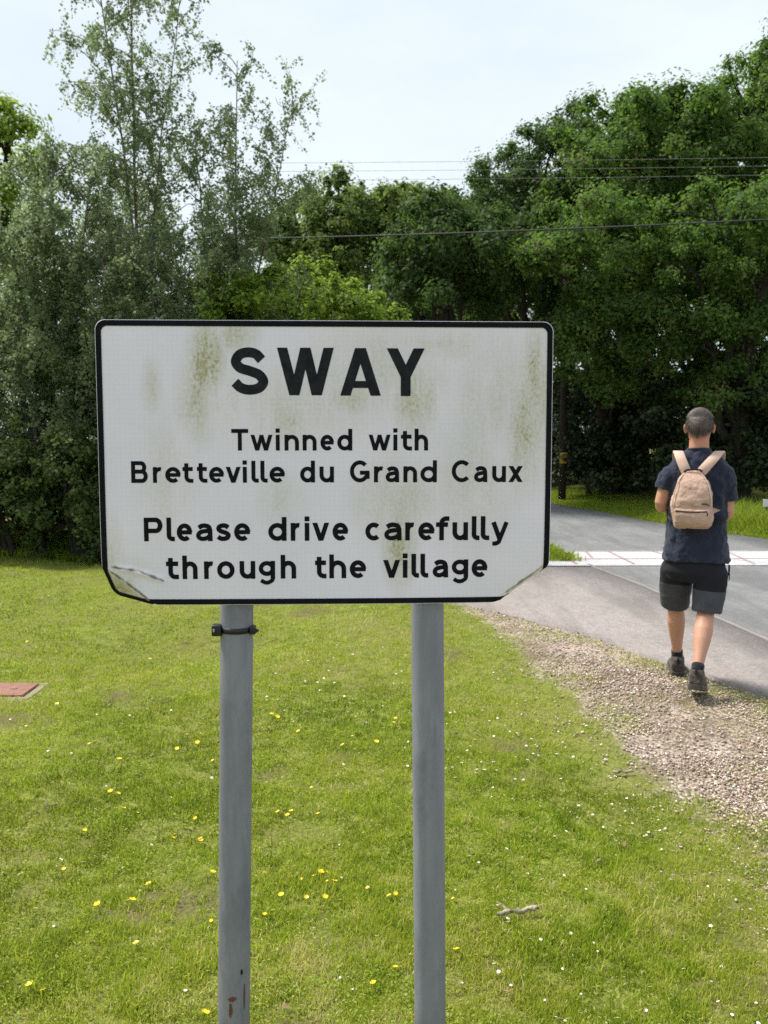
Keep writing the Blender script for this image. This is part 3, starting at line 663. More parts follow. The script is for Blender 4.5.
def tree_at(px, d, spec):
    """lobes given as (px, py, depth offset, half width px, depth radius m, half height px)"""
    base = at(px, 436, d); b = Vector((base.x, d, float(terrain(base.x, d)) - .05)); out_ = []
    for (lx, ly, dy, hw, ry, hh) in spec:
        q = at(lx, ly, d + dy); s = (d + dy) / FPX; out_.append((q.x - b.x, dy, q.z - b.z, hw * s, ry, hh * s))
    return b, out_

def birch(name, label, base, stems, n_br, spread, leaf, dens, seed, hmin=.16, group=None, droop=1.0, mat=None, cat='tree'):
    """slender stems with rising limbs and thin hanging twigs set with small leaves"""
    r = np.random.default_rng(seed); t = thing(name, base, label, cat, group); paths, P, tw = [], [], []
    for (top, kink, r0) in stems:
        top = np.array(top, float); m = 14; s = np.linspace(0, 1, m)[:, None]; pts = top * s + np.array(kink) * np.sin(s * PI) + r.normal(size=(m, 3)) * .02 * s
        paths.append((pts, r0 * (1 - s[:, 0] * .88)))
        for k in range(n_br):
            u = hmin + (1 - hmin) * ((k + r.random()) / n_br) ** .9; q = np.array([np.interp(u, s[:, 0], pts[:, a]) for a in range(3)])
            ln = spread * (1.12 - u) ** .5 * (.45 + .75 * r.random()); az = r.random() * 2 * PI
            d = np.array([math.cos(az), math.sin(az), .75 + .5 * r.random()]); v = np.linspace(0, 1, 7)[:, None]
            br = q + d * ln * v * [1, 1, 1] - np.array([0, 0, 1]) * ln * .62 * droop * v ** 2 * (.6 + .6 * r.random()) + r.normal(size=(7, 3)) * .025 * v
            paths.append((br, r0 * .26 * (1.05 - u * .6) * (1 - .85 * v[:, 0]) + .0022))
            for j in range(int(dens * ln) + 2):
                w_ = .18 + .82 * r.random(); o_ = np.array([np.interp(w_, v[:, 0], br[:, a]) for a in range(3)])
                hl = (.16 + .62 * r.random() ** 1.3) * (1.15 - .55 * u); dd = r.normal(size=3) * .38; dd[2] = -.35 - .75 * r.random() if r.random() < .8 else .5
                e = o_ + dd * hl; mid = (o_ + e) / 2 + r.normal(size=3) * .03 + [0, 0, .05]
                tw.append(([o_, mid, e], [.0022, .0016, .001])); nl = int(hl * 66) + 3; f = r.random(nl)[:, None]
                P.append(o_ * (1 - f) ** 2 + 2 * mid * f * (1 - f) + e * f * f + r.normal(size=(nl, 3)) * .03)
    P = np.concatenate(P); V, F = leaves(P, leaf, .15, None, .78, r=r)
    V2, F2 = tubes(paths, 7); np_mesh('trunk', V2, F2, M_bbark, t, True)
    V3, F3 = tubes(tw, 3); tints = np.clip(r.random(len(P)) * .8 + vnoise(P[:, 0] * 2, P[:, 2] * 2, 1, 3) * .25, 0, 1)
    nV = len(V); np_mesh('crown', np.concatenate([V, V3]), [F, F3 + nV], mat or M_birch, t, attrs={'tint': ('FACE', np.concatenate([tints, np.zeros(len(F3))]))})
    return t

OAKS = 'trees in leaf beyond the road on the right'
b, l = tree_at(745, 23.5, [(752, 128, 0, 58, 2.3, 66), (805, 145, .5, 70, 2.6, 80), (725, 190, -.5, 70, 2.4, 60), (800, 280, -.5, 80, 2.4, 70), (745, 300, 0, 60, 2.2, 70), (765, 70, 0, 30, 1.2, 32), (700, 250, .8, 45, 2, 60)])
broad_tree('oak_tree', 'tallest dark green oak at the right edge beyond the road, rising above its neighbours', b, l, 120000, .092, M_oak, trunk_r=.34, group=OAKS, seed=3, clump=.46)
b, l = tree_at(640, 22.5, [(640, 165, 0, 62, 2.2, 55), (600, 198, 0, 60, 2.2, 68), (690, 182, .3, 60, 2.2, 68), (650, 250, 0, 80, 2.3, 60), (700, 142, .6, 40, 1.6, 38), (655, 124, .4, 36, 1.4, 24), (612, 128, .6, 34, 1.4, 28)])
broad_tree('oak_tree', 'broad oak with a rounded top behind the walking man, left of the tallest tree', b, l, 120000, .09, M_oak, trunk_r=.3, group=OAKS, seed=4, clump=.46)
b, l = tree_at(530, 25.5, [(545, 190, 0, 50, 2.2, 62), (500, 218, 0, 44, 2.2, 52), (560, 240, 0, 60, 2.3, 70), (452, 246, -3.6, 44, 1.6, 38), (488, 258, -3.6, 44, 1.6, 40), (522, 262, -3.4, 46, 1.6, 44), (505, 285, -.4, 55, 2.2, 60), (572, 152, .4, 36, 1.5, 36), (470, 240, .4, 36, 1.5, 50), (590, 330, .4, 50, 2, 60)])
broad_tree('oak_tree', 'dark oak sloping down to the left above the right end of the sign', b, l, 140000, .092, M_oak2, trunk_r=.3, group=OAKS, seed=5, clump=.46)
b, l = tree_at(612, 22.6, [(590, 245, -3.0, 58, 1.5, 44), (560, 275, -3.2, 34, 1.1, 34), (625, 270, -3, 44, 1.4, 48), (600, 325, -2.9, 46, 1.3, 40), (575, 350, -2.8, 34, 1.1, 34), (640, 335, -2.7, 40, 1.2, 40), (600, 385, -2, 40, 1.0, 30)])
broad_tree('oak_tree', 'lighter green low oak branch mass hanging over the road just right of the sign', b, l, 80000, .080, M_oak, trunk_r=.2, group=OAKS, seed=6, clump=.44, tint=(.2, .96))
b, l = tree_at(735, 19.0, [(720, 230, 0, 55, 1.5, 44), (770, 225, 0, 50, 1.5, 50), (690, 268, -.2, 40, 1.2, 36), (740, 290, 0, 50, 1.4, 40), (800, 290, .2, 60, 1.6, 60), (770, 340, .4, 50, 1.3, 44), (700, 345, -.2, 44, 1.2, 36), (740, 390, -.3, 50, 1.2, 36)])
broad_tree('oak_tree', 'yellowish green spreading oak in front of the tallest tree, above the man', b, l, 84000, .080, M_oak, trunk_r=.24, group=OAKS, seed=7, clump=.40, tint=(.25, .97))
for k, (px, d, ty, hw, lab) in enumerate([(600, 29, 150, 85, 'shaded tree filling the gap behind the oaks right of the sign'), (700, 31, 165, 90, 'shaded tree standing behind the oaks above the man'), (800, 29, 110, 100, 'shaded tree behind the tallest oak at the right edge'),
                                          (470, 33, 225, 70, 'dark tree behind the sign beyond the far end of the road'), (860, 24, 90, 90, 'dense tree beyond the right edge of the view by the road')]):
    b, l = tree_at(px, d, [(px, ty + 60, 0, hw * .7, 2.4, 60), (px - hw * .5, ty + 130, 0, hw * .6, 2.3, 70), (px + hw * .5, ty + 140, 0, hw * .6, 2.3, 70), (px, ty + 220, 0, hw * .8, 2.6, 60), (px + 20, 405, 0, hw * .8, 2.2, 45), (px - 40, 420, -.3, hw * .6, 2.2, 45)])
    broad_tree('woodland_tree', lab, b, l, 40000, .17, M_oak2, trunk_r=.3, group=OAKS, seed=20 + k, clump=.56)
b, l = tree_at(438, 21.6, [(432, 252, -.8, 46, 1.7, 40), (468, 262, -.9, 44, 1.6, 44), (400, 280, -.7, 34, 1.4, 36), (440, 300, -.6, 60, 1.8, 40), (445, 225, -.6, 22, 1.0, 20)])
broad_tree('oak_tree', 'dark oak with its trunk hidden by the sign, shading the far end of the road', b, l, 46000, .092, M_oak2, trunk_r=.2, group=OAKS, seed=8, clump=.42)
# understorey below the oaks
UND = 'dark bushes in the shade under the oaks'
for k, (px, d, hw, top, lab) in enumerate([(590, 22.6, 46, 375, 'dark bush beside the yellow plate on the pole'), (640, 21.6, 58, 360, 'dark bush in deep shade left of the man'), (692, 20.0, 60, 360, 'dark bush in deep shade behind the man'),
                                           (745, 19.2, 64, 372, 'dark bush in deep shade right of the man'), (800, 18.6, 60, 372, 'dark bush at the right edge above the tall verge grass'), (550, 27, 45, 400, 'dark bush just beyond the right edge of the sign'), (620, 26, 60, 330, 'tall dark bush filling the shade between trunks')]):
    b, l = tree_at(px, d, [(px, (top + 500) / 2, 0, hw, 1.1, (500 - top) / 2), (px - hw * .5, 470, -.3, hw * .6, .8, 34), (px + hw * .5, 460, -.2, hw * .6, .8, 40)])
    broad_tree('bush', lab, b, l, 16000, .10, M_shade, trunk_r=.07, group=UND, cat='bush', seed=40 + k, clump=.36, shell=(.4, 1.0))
# trees beyond the sign
MID = 'trees far beyond the sign between the birches and the oaks'
b, l = tree_at(352, 36, [(345, 225, 0, 40, 2, 38), (372, 235, .5, 40, 2, 42), (338, 190, 0, 14, .8, 18), (325, 250, 0, 40, 2, 45), (360, 280, 0, 70, 2.4, 50), (395, 215, .5, 30, 1.5, 26)])
broad_tree('distant_tree', 'distant brownish green tree with a spiky top behind the sign', b, l, 56000, .15, M_mid, trunk_r=.25, group=MID, seed=61, clump=.46, shell=(.35, 1.12))
b, l = tree_at(300, 37, [(296, 232, 0, 34, 2, 34), (280, 260, .5, 40, 2, 42), (310, 270, 0, 40, 2, 45)])
broad_tree('distant_tree', 'distant olive tree just right of the birch tops', b, l, 42000, .15, M_mid, trunk_r=.22, group=MID, seed=62, clump=.46, shell=(.35, 1.05))
b, l = tree_at(432, 38, [(425, 235, 0, 36, 2, 42), (405, 215, .5, 24, 1.6, 22), (455, 250, .5, 40, 2, 50), (430, 290, 0, 50, 2.2, 50)])
broad_tree('distant_tree', 'distant olive tree meeting the left edge of the dark oaks', b, l, 52000, .155, M_mid, trunk_r=.25, group=MID, seed=63, clump=.46, shell=(.35, 1.05))
b, l = tree_at(405, 30, [(400, 320, 0, 60, 2, 45), (450, 320, 0, 50, 2, 50), (350, 330, 0, 50, 2, 40), (420, 400, 0, 80, 2, 60)])
broad_tree('distant_tree', 'dark lower tree just above the middle of the sign', b, l, 40000, .145, M_oak2, trunk_r=.22, group=MID, seed=64, clump=.46, shell=(.35, 1.05))
b, l = tree_at(335, 43, [(320, 285, 0, 60, 2, 40), (375, 275, 0, 60, 2, 45), (350, 340, 0, 90, 2, 60)])
broad_tree('distant_tree', 'hazy far tree filling the dip behind the brownish spiky tree', b, l, 34000, .19, M_mid, trunk_r=.2, group=MID, seed=65, clump=.6, shell=(.2, 1.05))
b, l = tree_at(440, 44, [(425, 270, 0, 60, 2, 40), (480, 265, 0, 60, 2, 50), (450, 340, 0, 90, 2, 60), (540, 330, 0, 80, 2, 90)])
broad_tree('distant_tree', 'far tree glimpsed through the left flank of the dark oaks', b, l, 40000, .19, M_mid, trunk_r=.2, group=MID, seed=66, clump=.6, shell=(.2, 1.05))
# bright maple bush behind the sign
b, l = tree_at(300, 14.8, [(300, 300, 0, 62, .8, 34), (345, 315, 0, 42, .7, 30), (255, 305, .1, 46, .7, 24), (375, 330, 0, 26, .5, 24), (242, 306, -2.1, 40, .6, 26), (280, 296, -2.0, 40, .6, 26), (225, 322, -2.2, 26, .5, 22), (310, 360, .1, 80, .8, 50), (290, 430, 0, 90, .8, 60)])
broad_tree('maple_bush', 'bright yellow-green bush peeping over the top edge of the sign', b, l, 70000, .066, M_lime, trunk_r=.07, cat='bush', seed=71, clump=.24, up=1.1, shell=(.7, 1.12))
b, l = tree_at(235, 12.6, [(235, 345, 0, 50, .7, 36), (300, 350, -.1, 40, .7, 34), (265, 430, 0, 80, .8, 80)])
broad_tree('bush', 'small dark bush tucked under the bright bush behind the sign', b, l, 9000, .075, M_hedge, trunk_r=.06, cat='bush', seed=72, clump=.24)

# birches and the hedge on the left
BI = 'birches on the left behind the sign'
def rel(b, px, py, d): q = at(px, py, d); return (q.x - b.x, q.y - b.y, q.z - b.z)
b = Vector((at(148, 436, 13.6).x, 13.6, -.05))
birch('birch_tree', 'tall sparse birch with two stems reaching the top of the photo', b, [(rel(b, 128, -170, 13.7), (-.05, 0, 0), .044), (rel(b, 78, -110, 13.4), (.30, -.1, 0), .034), (rel(b, 190, -60, 13.8), (-.30, .1, 0), .028)], 60, 1.2, .041, 10.5, 81, hmin=.12, group=BI)
b = Vector((at(225, 436, 13.0).x, 13.0, -.05))
birch('birch_tree', 'shorter birch with an arching tip to the right of the tall birch', b, [(rel(b, 236, 62, 13.0), (.05, 0, 0), .040), (rel(b, 296, 100, 12.8), (-.16, 0, .1), .030), (rel(b, 196, 120, 13.2), (-.05, .1, 0), .04)], 44, 1.15, .040, 13, 82, hmin=.14, group=BI)
b = Vector((at(45, 436, 12.9).x, 12.9, -.05))
birch('birch_tree', 'dense grey-green birch with hanging twigs at the left edge', b, [(rel(b, 52, 148, 12.9), (.05, 0, 0), .06), (rel(b, 10, 235, 12.7), (0, 0, .1), .05), (rel(b, 92, 165, 13.1), (0, 0, 0), .05)], 56, 1.35, .041, 19, 83, hmin=.12, group=BI)
b = Vector((at(150, 436, 12.7).x, 12.7, -.05))
birch('birch_tree', 'low bushy birch hanging over the upper left corner of the sign', b, [(rel(b, 150, 235, 12.7), (.05, 0, 0), .045), (rel(b, 100, 240, 12.5), (0, 0, .1), .045), (rel(b, 245, 225, 12.9), (0, 0, .1), .04)], 48, 1.2, .040, 16, 84, hmin=.12, group=BI)
b = Vector((at(110, 436, 15.5).x, 15.5, -.05))
birch('birch_tree', 'soft grey-green birch filling in behind the tall birch stems', b, [(rel(b, 110, 190, 15.5), (.05, 0, 0), .05), (rel(b, 40, 200, 15.3), (-.2, 0, .1), .05), (rel(b, 185, 225, 15.6), (.2, 0, 0), .05)], 48, 1.6, .046, 16, 85, hmin=.12, group=BI)
b, l = tree_at(-25, 19, [(-4, 160, 0, 34, 1.4, 40), (-50, 190, 0, 50, 1.6, 60), (4, 225, 0, 34, 1.3, 34), (-12, 300, 0, 50, 1.5, 50), (8, 130, 0, 22, .8, 22)])
broad_tree('oak_tree', 'sunlit yellow-green oak cut by the left edge of the photo', b, l, 46000, .095, M_lime, trunk_r=.25, seed=91, clump=.42)
HE = 'shrubs of the shady hedge on the left'
for k, (px, d, hw, top, lab) in enumerate([(-45, 13.3, 60, 300, 'tall hedge shrub cut by the left edge'), (30, 13.5, 55, 300, 'tall dark hedge shrub left of the sign'), (90, 13.6, 50, 330, 'dark hedge shrub touching the left edge of the sign'),
                                           (150, 13.9, 60, 345, 'dark hedge shrub hidden mostly by the left end of the sign'), (220, 14.0, 55, 350, 'dark hedge shrub behind the middle of the sign'), (5, 12.0, 44, 432, 'low hedge shrub in front at the left edge'), (76, 12.0, 34, 428, 'low leafy shrub over the fence rail beside the sign'), (-60, 12.0, 45, 440, 'low shrub outside the left edge'), (124, 12.1, 40, 440, 'low shrub behind the lower left corner of the sign'), (38, 11.95, 30, 476, 'lowest leafy shrub hiding the fence foot midway between edge and sign'), (-20, 11.9, 36, 470, 'lowest leafy shrub at the left edge in front of the fence'), (98, 11.9, 24, 490, 'smallest leafy shrub at the left side of the sign')]):
    b, l = tree_at(px, d, [(px, (top + 545) / 2, 0, hw, .7, (545 - top) / 2), (px - hw * .4, top + 40, -.1, hw * .6, .5, 44), (px + hw * .4, top + 60, .1, hw * .6, .5, 50)] + ([(px, 500, 0, hw, .6, 50)] if top < 400 else []))
    broad_tree('hedge_shrub', lab, b, l, 24000 if top < 400 else 8500, .055, M_hedge, trunk_r=.045, group=HE, cat='shrub', seed=100 + k, clump=.2, shell=(.45, 1.05), stems=3)

for k, (px, d, hw, top, lab) in enumerate([(290, 14.6, 60, 395, 'shrub behind the sign below the bright bush'), (365, 15.6, 60, 395, 'shrub behind the sign in line with its right post'), (400, 27, 70, 385, 'bush closing the view behind the right half of the sign'), (462, 29, 60, 385, 'bush at the far end of the footpath behind the sign'), (515, 31, 60, 390, 'bush where the road bends away behind the right end of the sign'), (340, 24, 70, 385, 'bush below the spiky distant tree behind the sign')]):
    b, l = tree_at(px, d, [(px, (top + 515) / 2, 0, hw, .9, (515 - top) / 2), (px - hw * .5, 470, -.2, hw * .6, .7, 42), (px + hw * .5, 462, -.1, hw * .6, .7, 46)])
    broad_tree('bush', lab, b, l, 14000, .075 if d < 20 else .11, M_hedge if d < 20 else M_oak2, trunk_r=.05, cat='bush', group='bushes screened by the sign', seed=140 + k, clump=.26 if d < 20 else .36, shell=(.4, 1.0))

# old wooden rail fence swallowed by the hedge
g = G('old_fence_wood'); p = g.obj(); f = g.noise(g.vmap(p, (40, 40, 5)), 1, 5, .7)
M_wood = g.done(g.mix(f, (.075, .060, .045), (.17, .14, .105)), .95, g.bump(f, .5, .01), .1)
fence = thing('rail_fence', (at(38, 436, 12.5).x, 12.5, float(terrain(at(38, 436, 12.5).x, 12.5))), 'weathered wooden post and rail fence half hidden in the dark hedge', 'fence')
def plank(name, a, b, w_, t_, parent):
    a, b = Vector(a), Vector(b); bm = bmesh.new(); L = (b - a).length
    box(bm, -w_ / 2, w_ / 2, -t_ / 2, t_ / 2, 0, L, .008)
    bmesh.ops.subdivide_edges(bm, edges=[e for e in bm.edges if e.calc_length() > L * .7], cuts=4)
    for v in bm.verts: v.co.x += random.uniform(-.004, .004); v.co.y += random.uniform(-.004, .004)
    o = bm_obj(name, bm, M_wood, parent, False); o.location = a; o.rotation_euler = (b - a).to_track_quat('Z', 'Y').to_euler(); return o
for k, (x, lean) in enumerate([(-1.95, .02), (-.62, -.03), (0, -.10), (1.35, .03), (2.9, -.02)]):
    plank('post', (x, 0, -.3), (x + lean * -1, 0, .86 + .06 * (k % 2) + (.25 if k == 1 else 0)), .095, .095, fence)
for z in (.30, .58): plank('rail', (-2.6, -.062, z + .03), (3.1, -.062, z - .02), .025, .085, fence)

# telegraph pole with a small yellow plate, small white marker, overhead wires
g = G('creosoted_pole'); p = g.obj(); M_pole = g.done(g.mix(g.noise(g.vmap(p, (30, 30, 3)), 1, 5, .7), (.014, .011, .009), (.045, .034, .025)), .9)
g = G('yellow_plate_paint'); M_yel = g.done(g.mix(g.noise(g.obj(), 25), (.62, .42, .03), (.48, .33, .03)), .5)
g = G('white_marker_paint'); M_wh = g.done(g.mix(g.noise(g.obj(), 15), (.78, .78, .78), (.62, .62, .60)), .5)
q = at(562, 500, 21.9); pole = thing('telegraph_pole', (q.x, 21.9, .05), 'brown wooden telegraph pole with a yellow warning plate in the shade', 'pole')
bm = bmesh.new(); tube(bm, [(0, 0, -.2), (0, 0, 3), (0, 0, 6.4)], [.095, .085, .07], 16); bm_obj('post', bm, M_pole, pole)
zy = at(560, 458, 21.9).z - .05
bm = bmesh.new(); box(bm, -.085, .085, -.112, -.102, zy - .13, zy + .13, .003); pl = bm_obj('warning_plate', bm, M_yel, pole, False)
bm = bmesh.new()
for a, b_ in (((0, .07), (-.055, -.03)), ((-.055, -.03), (.055, -.03)), ((.055, -.03), (0, .07))):
    d = Vector((b_[0] - a[0], 0, b_[1] - a[1])); n = Vector((-d.z, 0, d.x)).normalized() * .007
    A = Vector((a[0], -.1145, zy + a[1] + .02)); B = Vector((b_[0], -.1145, zy + b_[1] + .02))
    bm.faces.new([bm.verts.new(v) for v in (A - n, A + n, B + n, B - n)])
for v in bm.verts: v.co.y -= .0004 * (v.index % 3)
bm_obj('warning_mark', bm, M_hole, pl, False)
q = at(767, 506, 15.2); mk = thing('marker_post', (q.x, 15.2, float(terrain(q.x, 15.2))), 'small white marker plate on a stake in the long verge grass at the right edge', 'marker')
bm = bmesh.new(); box(bm, -.022, .022, -.012, .012, -.2, .5, .003); bm_obj('stake', bm, M_pole, mk, False)
zz = at(767, 503, 15.2).z - mk.location.z
bm = bmesh.new(); box(bm, -.075, .12, -.022, -.013, zz - .065, zz + .065, .004); bm_obj('plate', bm, M_wh, mk, False)
g = G('wire_insulation'); M_wire = g.done((.030, .030, .033), .6, None, .25)
g = G('bare_wire'); M_wire2 = g.done((.24, .245, .25), .5, None, .4)
def wire(name, label, A, B, r_, mat, sag, group=None):
    """A, B two points it passes through; carried on well past the frame both ways"""
    A, B = Vector(A), Vector(B); n = 60; pts = []
    for k in range(n + 1):
        t = -1.0 + 3.2 * k / n; q = A.lerp(B, t); q.z += sag * (t * t - t); pts.append(tuple(q))
    V, F = tubes([(pts, [r_] * (n + 1))], 6); o = np_mesh(name, V, F, mat, None, True); tag(o, label, 'wire', group); return o
wire('overhead_cable', 'single thick black overhead cable crossing in front of the oaks', at(300, 237.5, 20), at(768, 219.5, 14.5), .014, M_wire, .12)
WG = 'three thin overhead wires above the sign'
wire('overhead_wire', 'topmost of the three thin wires in the sky', at(270, 163, 18), at(768, 157.5, 16.5), .0030, M_wire2, .05, WG)
wire('overhead_wire', 'middle of the three thin wires in the sky', at(270, 171.5, 18), at(768, 166, 16.5), .0030, M_wire2, .05, WG)
wire('overhead_wire', 'lowest of the three thin wires in the sky', at(270, 180.5, 18), at(768, 175, 16.5), .0030, M_wire2, .05, WG)

# ---------------------------------------------------------------- grass, gravel stones, flowers, litter
g = G('grass_blades'); t = g.attr('tint'); h = g.attr('tip')
c = g.ramp(t, (0, (.045, .095, .010)), (.14, (.10, .175, .015)), (.36, (.200, .305, .022)), (.72, (.340, .425, .038)), (.91, (.47, .44, .10)), (1, (.66, .58, .32)))
c = g.mix(g.ramp(g.noise(g.pos(), 1.1, 5), (.40, 0), (.66, .55)), c, g.mix(.55, c, (.42, .38, .07)))
M_grass = g.done(c, .5, None, .3, trans=.45, tcol=g.mix(.55, c, (.54, .64, .05)))
def lawn_density(x, y):
    d = np.clip((lawn_edge(y) + (fbm(x, y, 2.2, 50, 4) - .42) * 1.5 - x) / .35, 0, 1)
    bare = np.clip((fbm(x, y, 1.5, 61, 3) - .615) / .05, 0, 1) * np.clip((fbm(x, y, 9, 66, 3) - .40) / .16, 0, 1)
    d = d * (1 - .55 * bare) * (1 - .66 * soil(x, y))
    strip_ = (x > lawn_edge(y) - .1) & (x < path_left(y) - .02)
    edge = np.exp(-((path_left(y) - .16 - x) / .17) ** 2)
    tuft = np.clip((fbm(x, y, 2.4, 71, 3) - .53 + edge * .24) / .08, 0, 1) * .75
    d = np.maximum(d, strip_ * tuft * (edge * .85 + .18))
    return d
def scatter(n, y0, y1, pw, xl=-.56, xr=.56):
    """random ground points, denser near the camera"""
    u = rng.random(n); y = (y0 ** (1 - pw) + u * (y1 ** (1 - pw) - y0 ** (1 - pw))) ** (1 / (1 - pw))
    x = (xl + (xr - xl) * rng.random(n)) * y + (rng.random(n) - .5) * .6
    return x, y
def blades(x, y, hgt, wid, tint, lean=.55):
    n = len(x); z = terrain(x, y) - .004; az = rng.random(n) * 2 * PI; la = rng.random(n) * 2 * PI; le = hgt * lean * (.3 + rng.random(n))
    P = np.stack([x, y, z], 1); s = np.stack([np.cos(az), np.sin(az), np.zeros(n)], 1) * wid[:, None] / 2
    l = np.stack([np.cos(la) * le, np.sin(la) * le, np.zeros(n)], 1); up = np.zeros((n, 3)); up[:, 2] = hgt
    V = np.stack([P - s, P + s, P + l * .38 + up * .62 + s * .8, P + l * .38 + up * .62 - s * .8, P + l + up * .95], 1).reshape(-1, 3)
    i = np.arange(n) * 5
    return V, np.stack([i, i + 1, i + 2, i + 3], 1), np.stack([i + 3, i + 2, i + 4], 1), tint
x, y = scatter(900000, 2.0, 13.6, 1.75)
dn = lawn_density(x, y); k = rng.random(len(x)) < dn; x, y = x[k], y[k]
k = rng.random(len(x)) < np.clip((fbm(x, y, 15, 140, 2) - .24) / .26, .22, 1); x, y = x[k], y[k]
cl = fbm(x, y, 4.5, 80, 3); pt = fbm(x, y, .9, 84, 3)
hgt = (.009 + .020 * rng.random(len(x)) ** 1.4 + .030 * (rng.random(len(x)) > .985)) * (.55 + 1.1 * cl) * np.where(y > 11.0, 1.0 + (y - 11.0) * .9, 1)
hgt *= np.clip((lawn_edge(y) - x) / .5, .65, 1)
wid = (.0018 + .0018 * rng.random(len(x))) * (.55 + y / 4.6)
tint = np.clip(rng.random(len(x)) * .62 + (pt - .5) * 1.5 + .12 + (fbm(x, y, 12, 87, 2) - .5) * .9 + (rng.random(len(x)) > .95) * .40, 0, 1)
V, Fq, Ft, T = blades(x, y, hgt, wid, tint)
# clover and small broad leaves lying among the blades
x2, y2 = scatter(70000, 2.0, 10, 1.75); k = (rng.random(len(x2)) < lawn_density(x2, y2)) & (fbm(x2, y2, 1.8, 90, 3) > .47); x2, y2 = x2[k], y2[k]
P = np.stack([x2, y2, terrain(x2, y2) + .010 + .012 * rng.random(len(x2))], 1); V2, F2 = leaves(P, .0075 * (.7 + y2 / 8), 1.6, None, .8)
# dry thatch and clippings lying flat between the blades
x3, y3 = scatter(110000, 2.0, 10, 1.75); k = (rng.random(len(x3)) < lawn_density(x3, y3)) & (rng.random(len(x3)) < .25 + 1.2 * np.clip(fbm(x3, y3, 2.6, 97, 3) - .35, 0, 1)); x3, y3 = x3[k], y3[k]
P3 = np.stack([x3, y3, terrain(x3, y3) + .006 + .014 * rng.random(len(x3))], 1); V3, F3 = leaves(P3, .013 * (.7 + y3 / 9), 1.2, None, .16)
V2 = np.concatenate([V2, V3]); F2n = len(F2); F2 = np.concatenate([F2, F3 + len(V2) - len(V3)])
T2 = np.concatenate([.15 + .5 * rng.random(F2n), .86 + .14 * rng.random(len(F3))])
go = np_mesh('grass', np.concatenate([V, V2]), [np.concatenate([Fq, F2 + len(V)]), Ft], M_grass,
             attrs={'tint': ('FACE', np.concatenate([T, T2, T]))}); tag(go, 'short uneven green lawn grass around the sign posts', 'grass', kind='stuff')
# long grass of the far verge and at the hedge foot
xs, ys, hs = [], [], []
n = 60000; yy = 12.0 + 13 * rng.random(n); xx = road_right(yy) + .02 + np.abs(rng.normal(size=n)) * .9 * (1 + .3 * (fbm(yy, yy * 0, 1, 95) - .5)); xs.append(xx); ys.append(yy); hs.append((.12 + .32 * rng.random(n)) * np.clip((xx - road_right(yy)) / .5, .25, 1) * np.where(yy > 17, .22, 1))
n = 30000; yy = 11.8 + 1.5 * rng.random(n); xx = -7.5 + 8.6 * rng.random(n); xs.append(xx); ys.append(yy); hs.append(.08 + .26 * rng.random(n) * np.clip((yy - 11.7) / .9, .1, 1))
n = 5000; yy = 11.2 + 5 * rng.random(n); xx = path_left(yy) + (road_left(yy) - path_left(yy)) * 0; k = 0
xx = 2.28 + rng.normal(size=n) * .12 - (yy - 11.2) * .10; xs.append(xx); ys.append(yy); hs.append(.04 + .10 * rng.random(n))
x, y, hh = map(np.concatenate, (xs, ys, hs))
V, Fq, Ft, T = blades(x, y, hh, .008 + .010 * rng.random(len(x)), np.clip(.02 + .42 * rng.random(len(x)), 0, 1), .5)
V[:, 2] += np.repeat(np.where((x > path_left(y)) & (x < road_left(y)), .03, 0), 5)
vo = np_mesh('verge_grass', V, [Fq, Ft], M_grass, attrs={'tint': ('FACE', np.concatenate([T, T]))}); tag(vo, 'longer verge grass beyond the road and at the foot of the hedge', 'grass', kind='stuff')

# gravel stones
g = G('gravel_stones'); t = g.attr('tint')
c = g.ramp(t, (0, (.10, .078, .062)), (.3, (.27, .195, .145)), (.6, (.46, .355, .275)), (.85, (.60, .50, .41)), (1, (.74, .68, .61)))
M_stone = g.done(c, .85, None, .3)
x, y = scatter(130000, 2.2, 9.3, 1.4, 0, .52)
k = (x > lawn_edge(y) - .10 - .55 * rng.random(len(x)) ** 2 + (fbm(x, y, 2.4, 55, 3) - .5) * .9) & (x < path_left(y) + .0 + .05 * rng.random(len(x))) & (rng.random(len(x)) < .25 + .75 * np.clip((x - lawn_edge(y) + .1) / .3, 0, 1)); x, y = x[k], y[k]
k = rng.random(len(x)) > np.maximum(.8 * np.clip((fbm(x, y, 1.6, 130, 3) - .5) / .08, 0, 1), .75 * soil(x, y)); x, y = x[k], y[k]
n = len(x); s = (.0030 + .0060 * rng.random(n) ** 2.8) * (.8 + y * .06); o8 = np.array([(1, 0, 0), (0, 1, 0), (-1, 0, 0), (0, -1, 0), (.3, .2, .8), (-.2, -.1, -.8)])
az = rng.random(n) * PI; ca, sa = np.cos(az), np.sin(az); Q = o8[None] * (1 + .5 * (rng.random((n, 6, 3)) - .5)) * s[:, None, None] * np.stack([1 + .5 * rng.random(n), np.ones(n), .6 + .3 * rng.random(n)], 1)[:, None]
Q = np.stack([Q[..., 0] * ca[:, None] - Q[..., 1] * sa[:, None], Q[..., 0] * sa[:, None] + Q[..., 1] * ca[:, None], Q[..., 2]], -1)
base = np.stack([x, y, np.maximum(terrain(x, y), .004) + s * .35], 1); V = (Q + base[:, None]).reshape(-1, 3)
tri = np.array([(0, 1, 4), (1, 2, 4), (2, 3, 4), (3, 0, 4), (1, 0, 5), (2, 1, 5), (3, 2, 5), (0, 3, 5)]); F = (np.arange(n)[:, None, None] * 6 + tri[None]).reshape(-1, 3)
so_ = np_mesh('gravel', V, F, M_stone, attrs={'tint': ('FACE', np.repeat(np.clip(rng.normal(.53, .25, n), 0, 1), 8))}); tag(so_, 'loose pinkish beige gravel between lawn and footpath', 'gravel', kind='stuff')

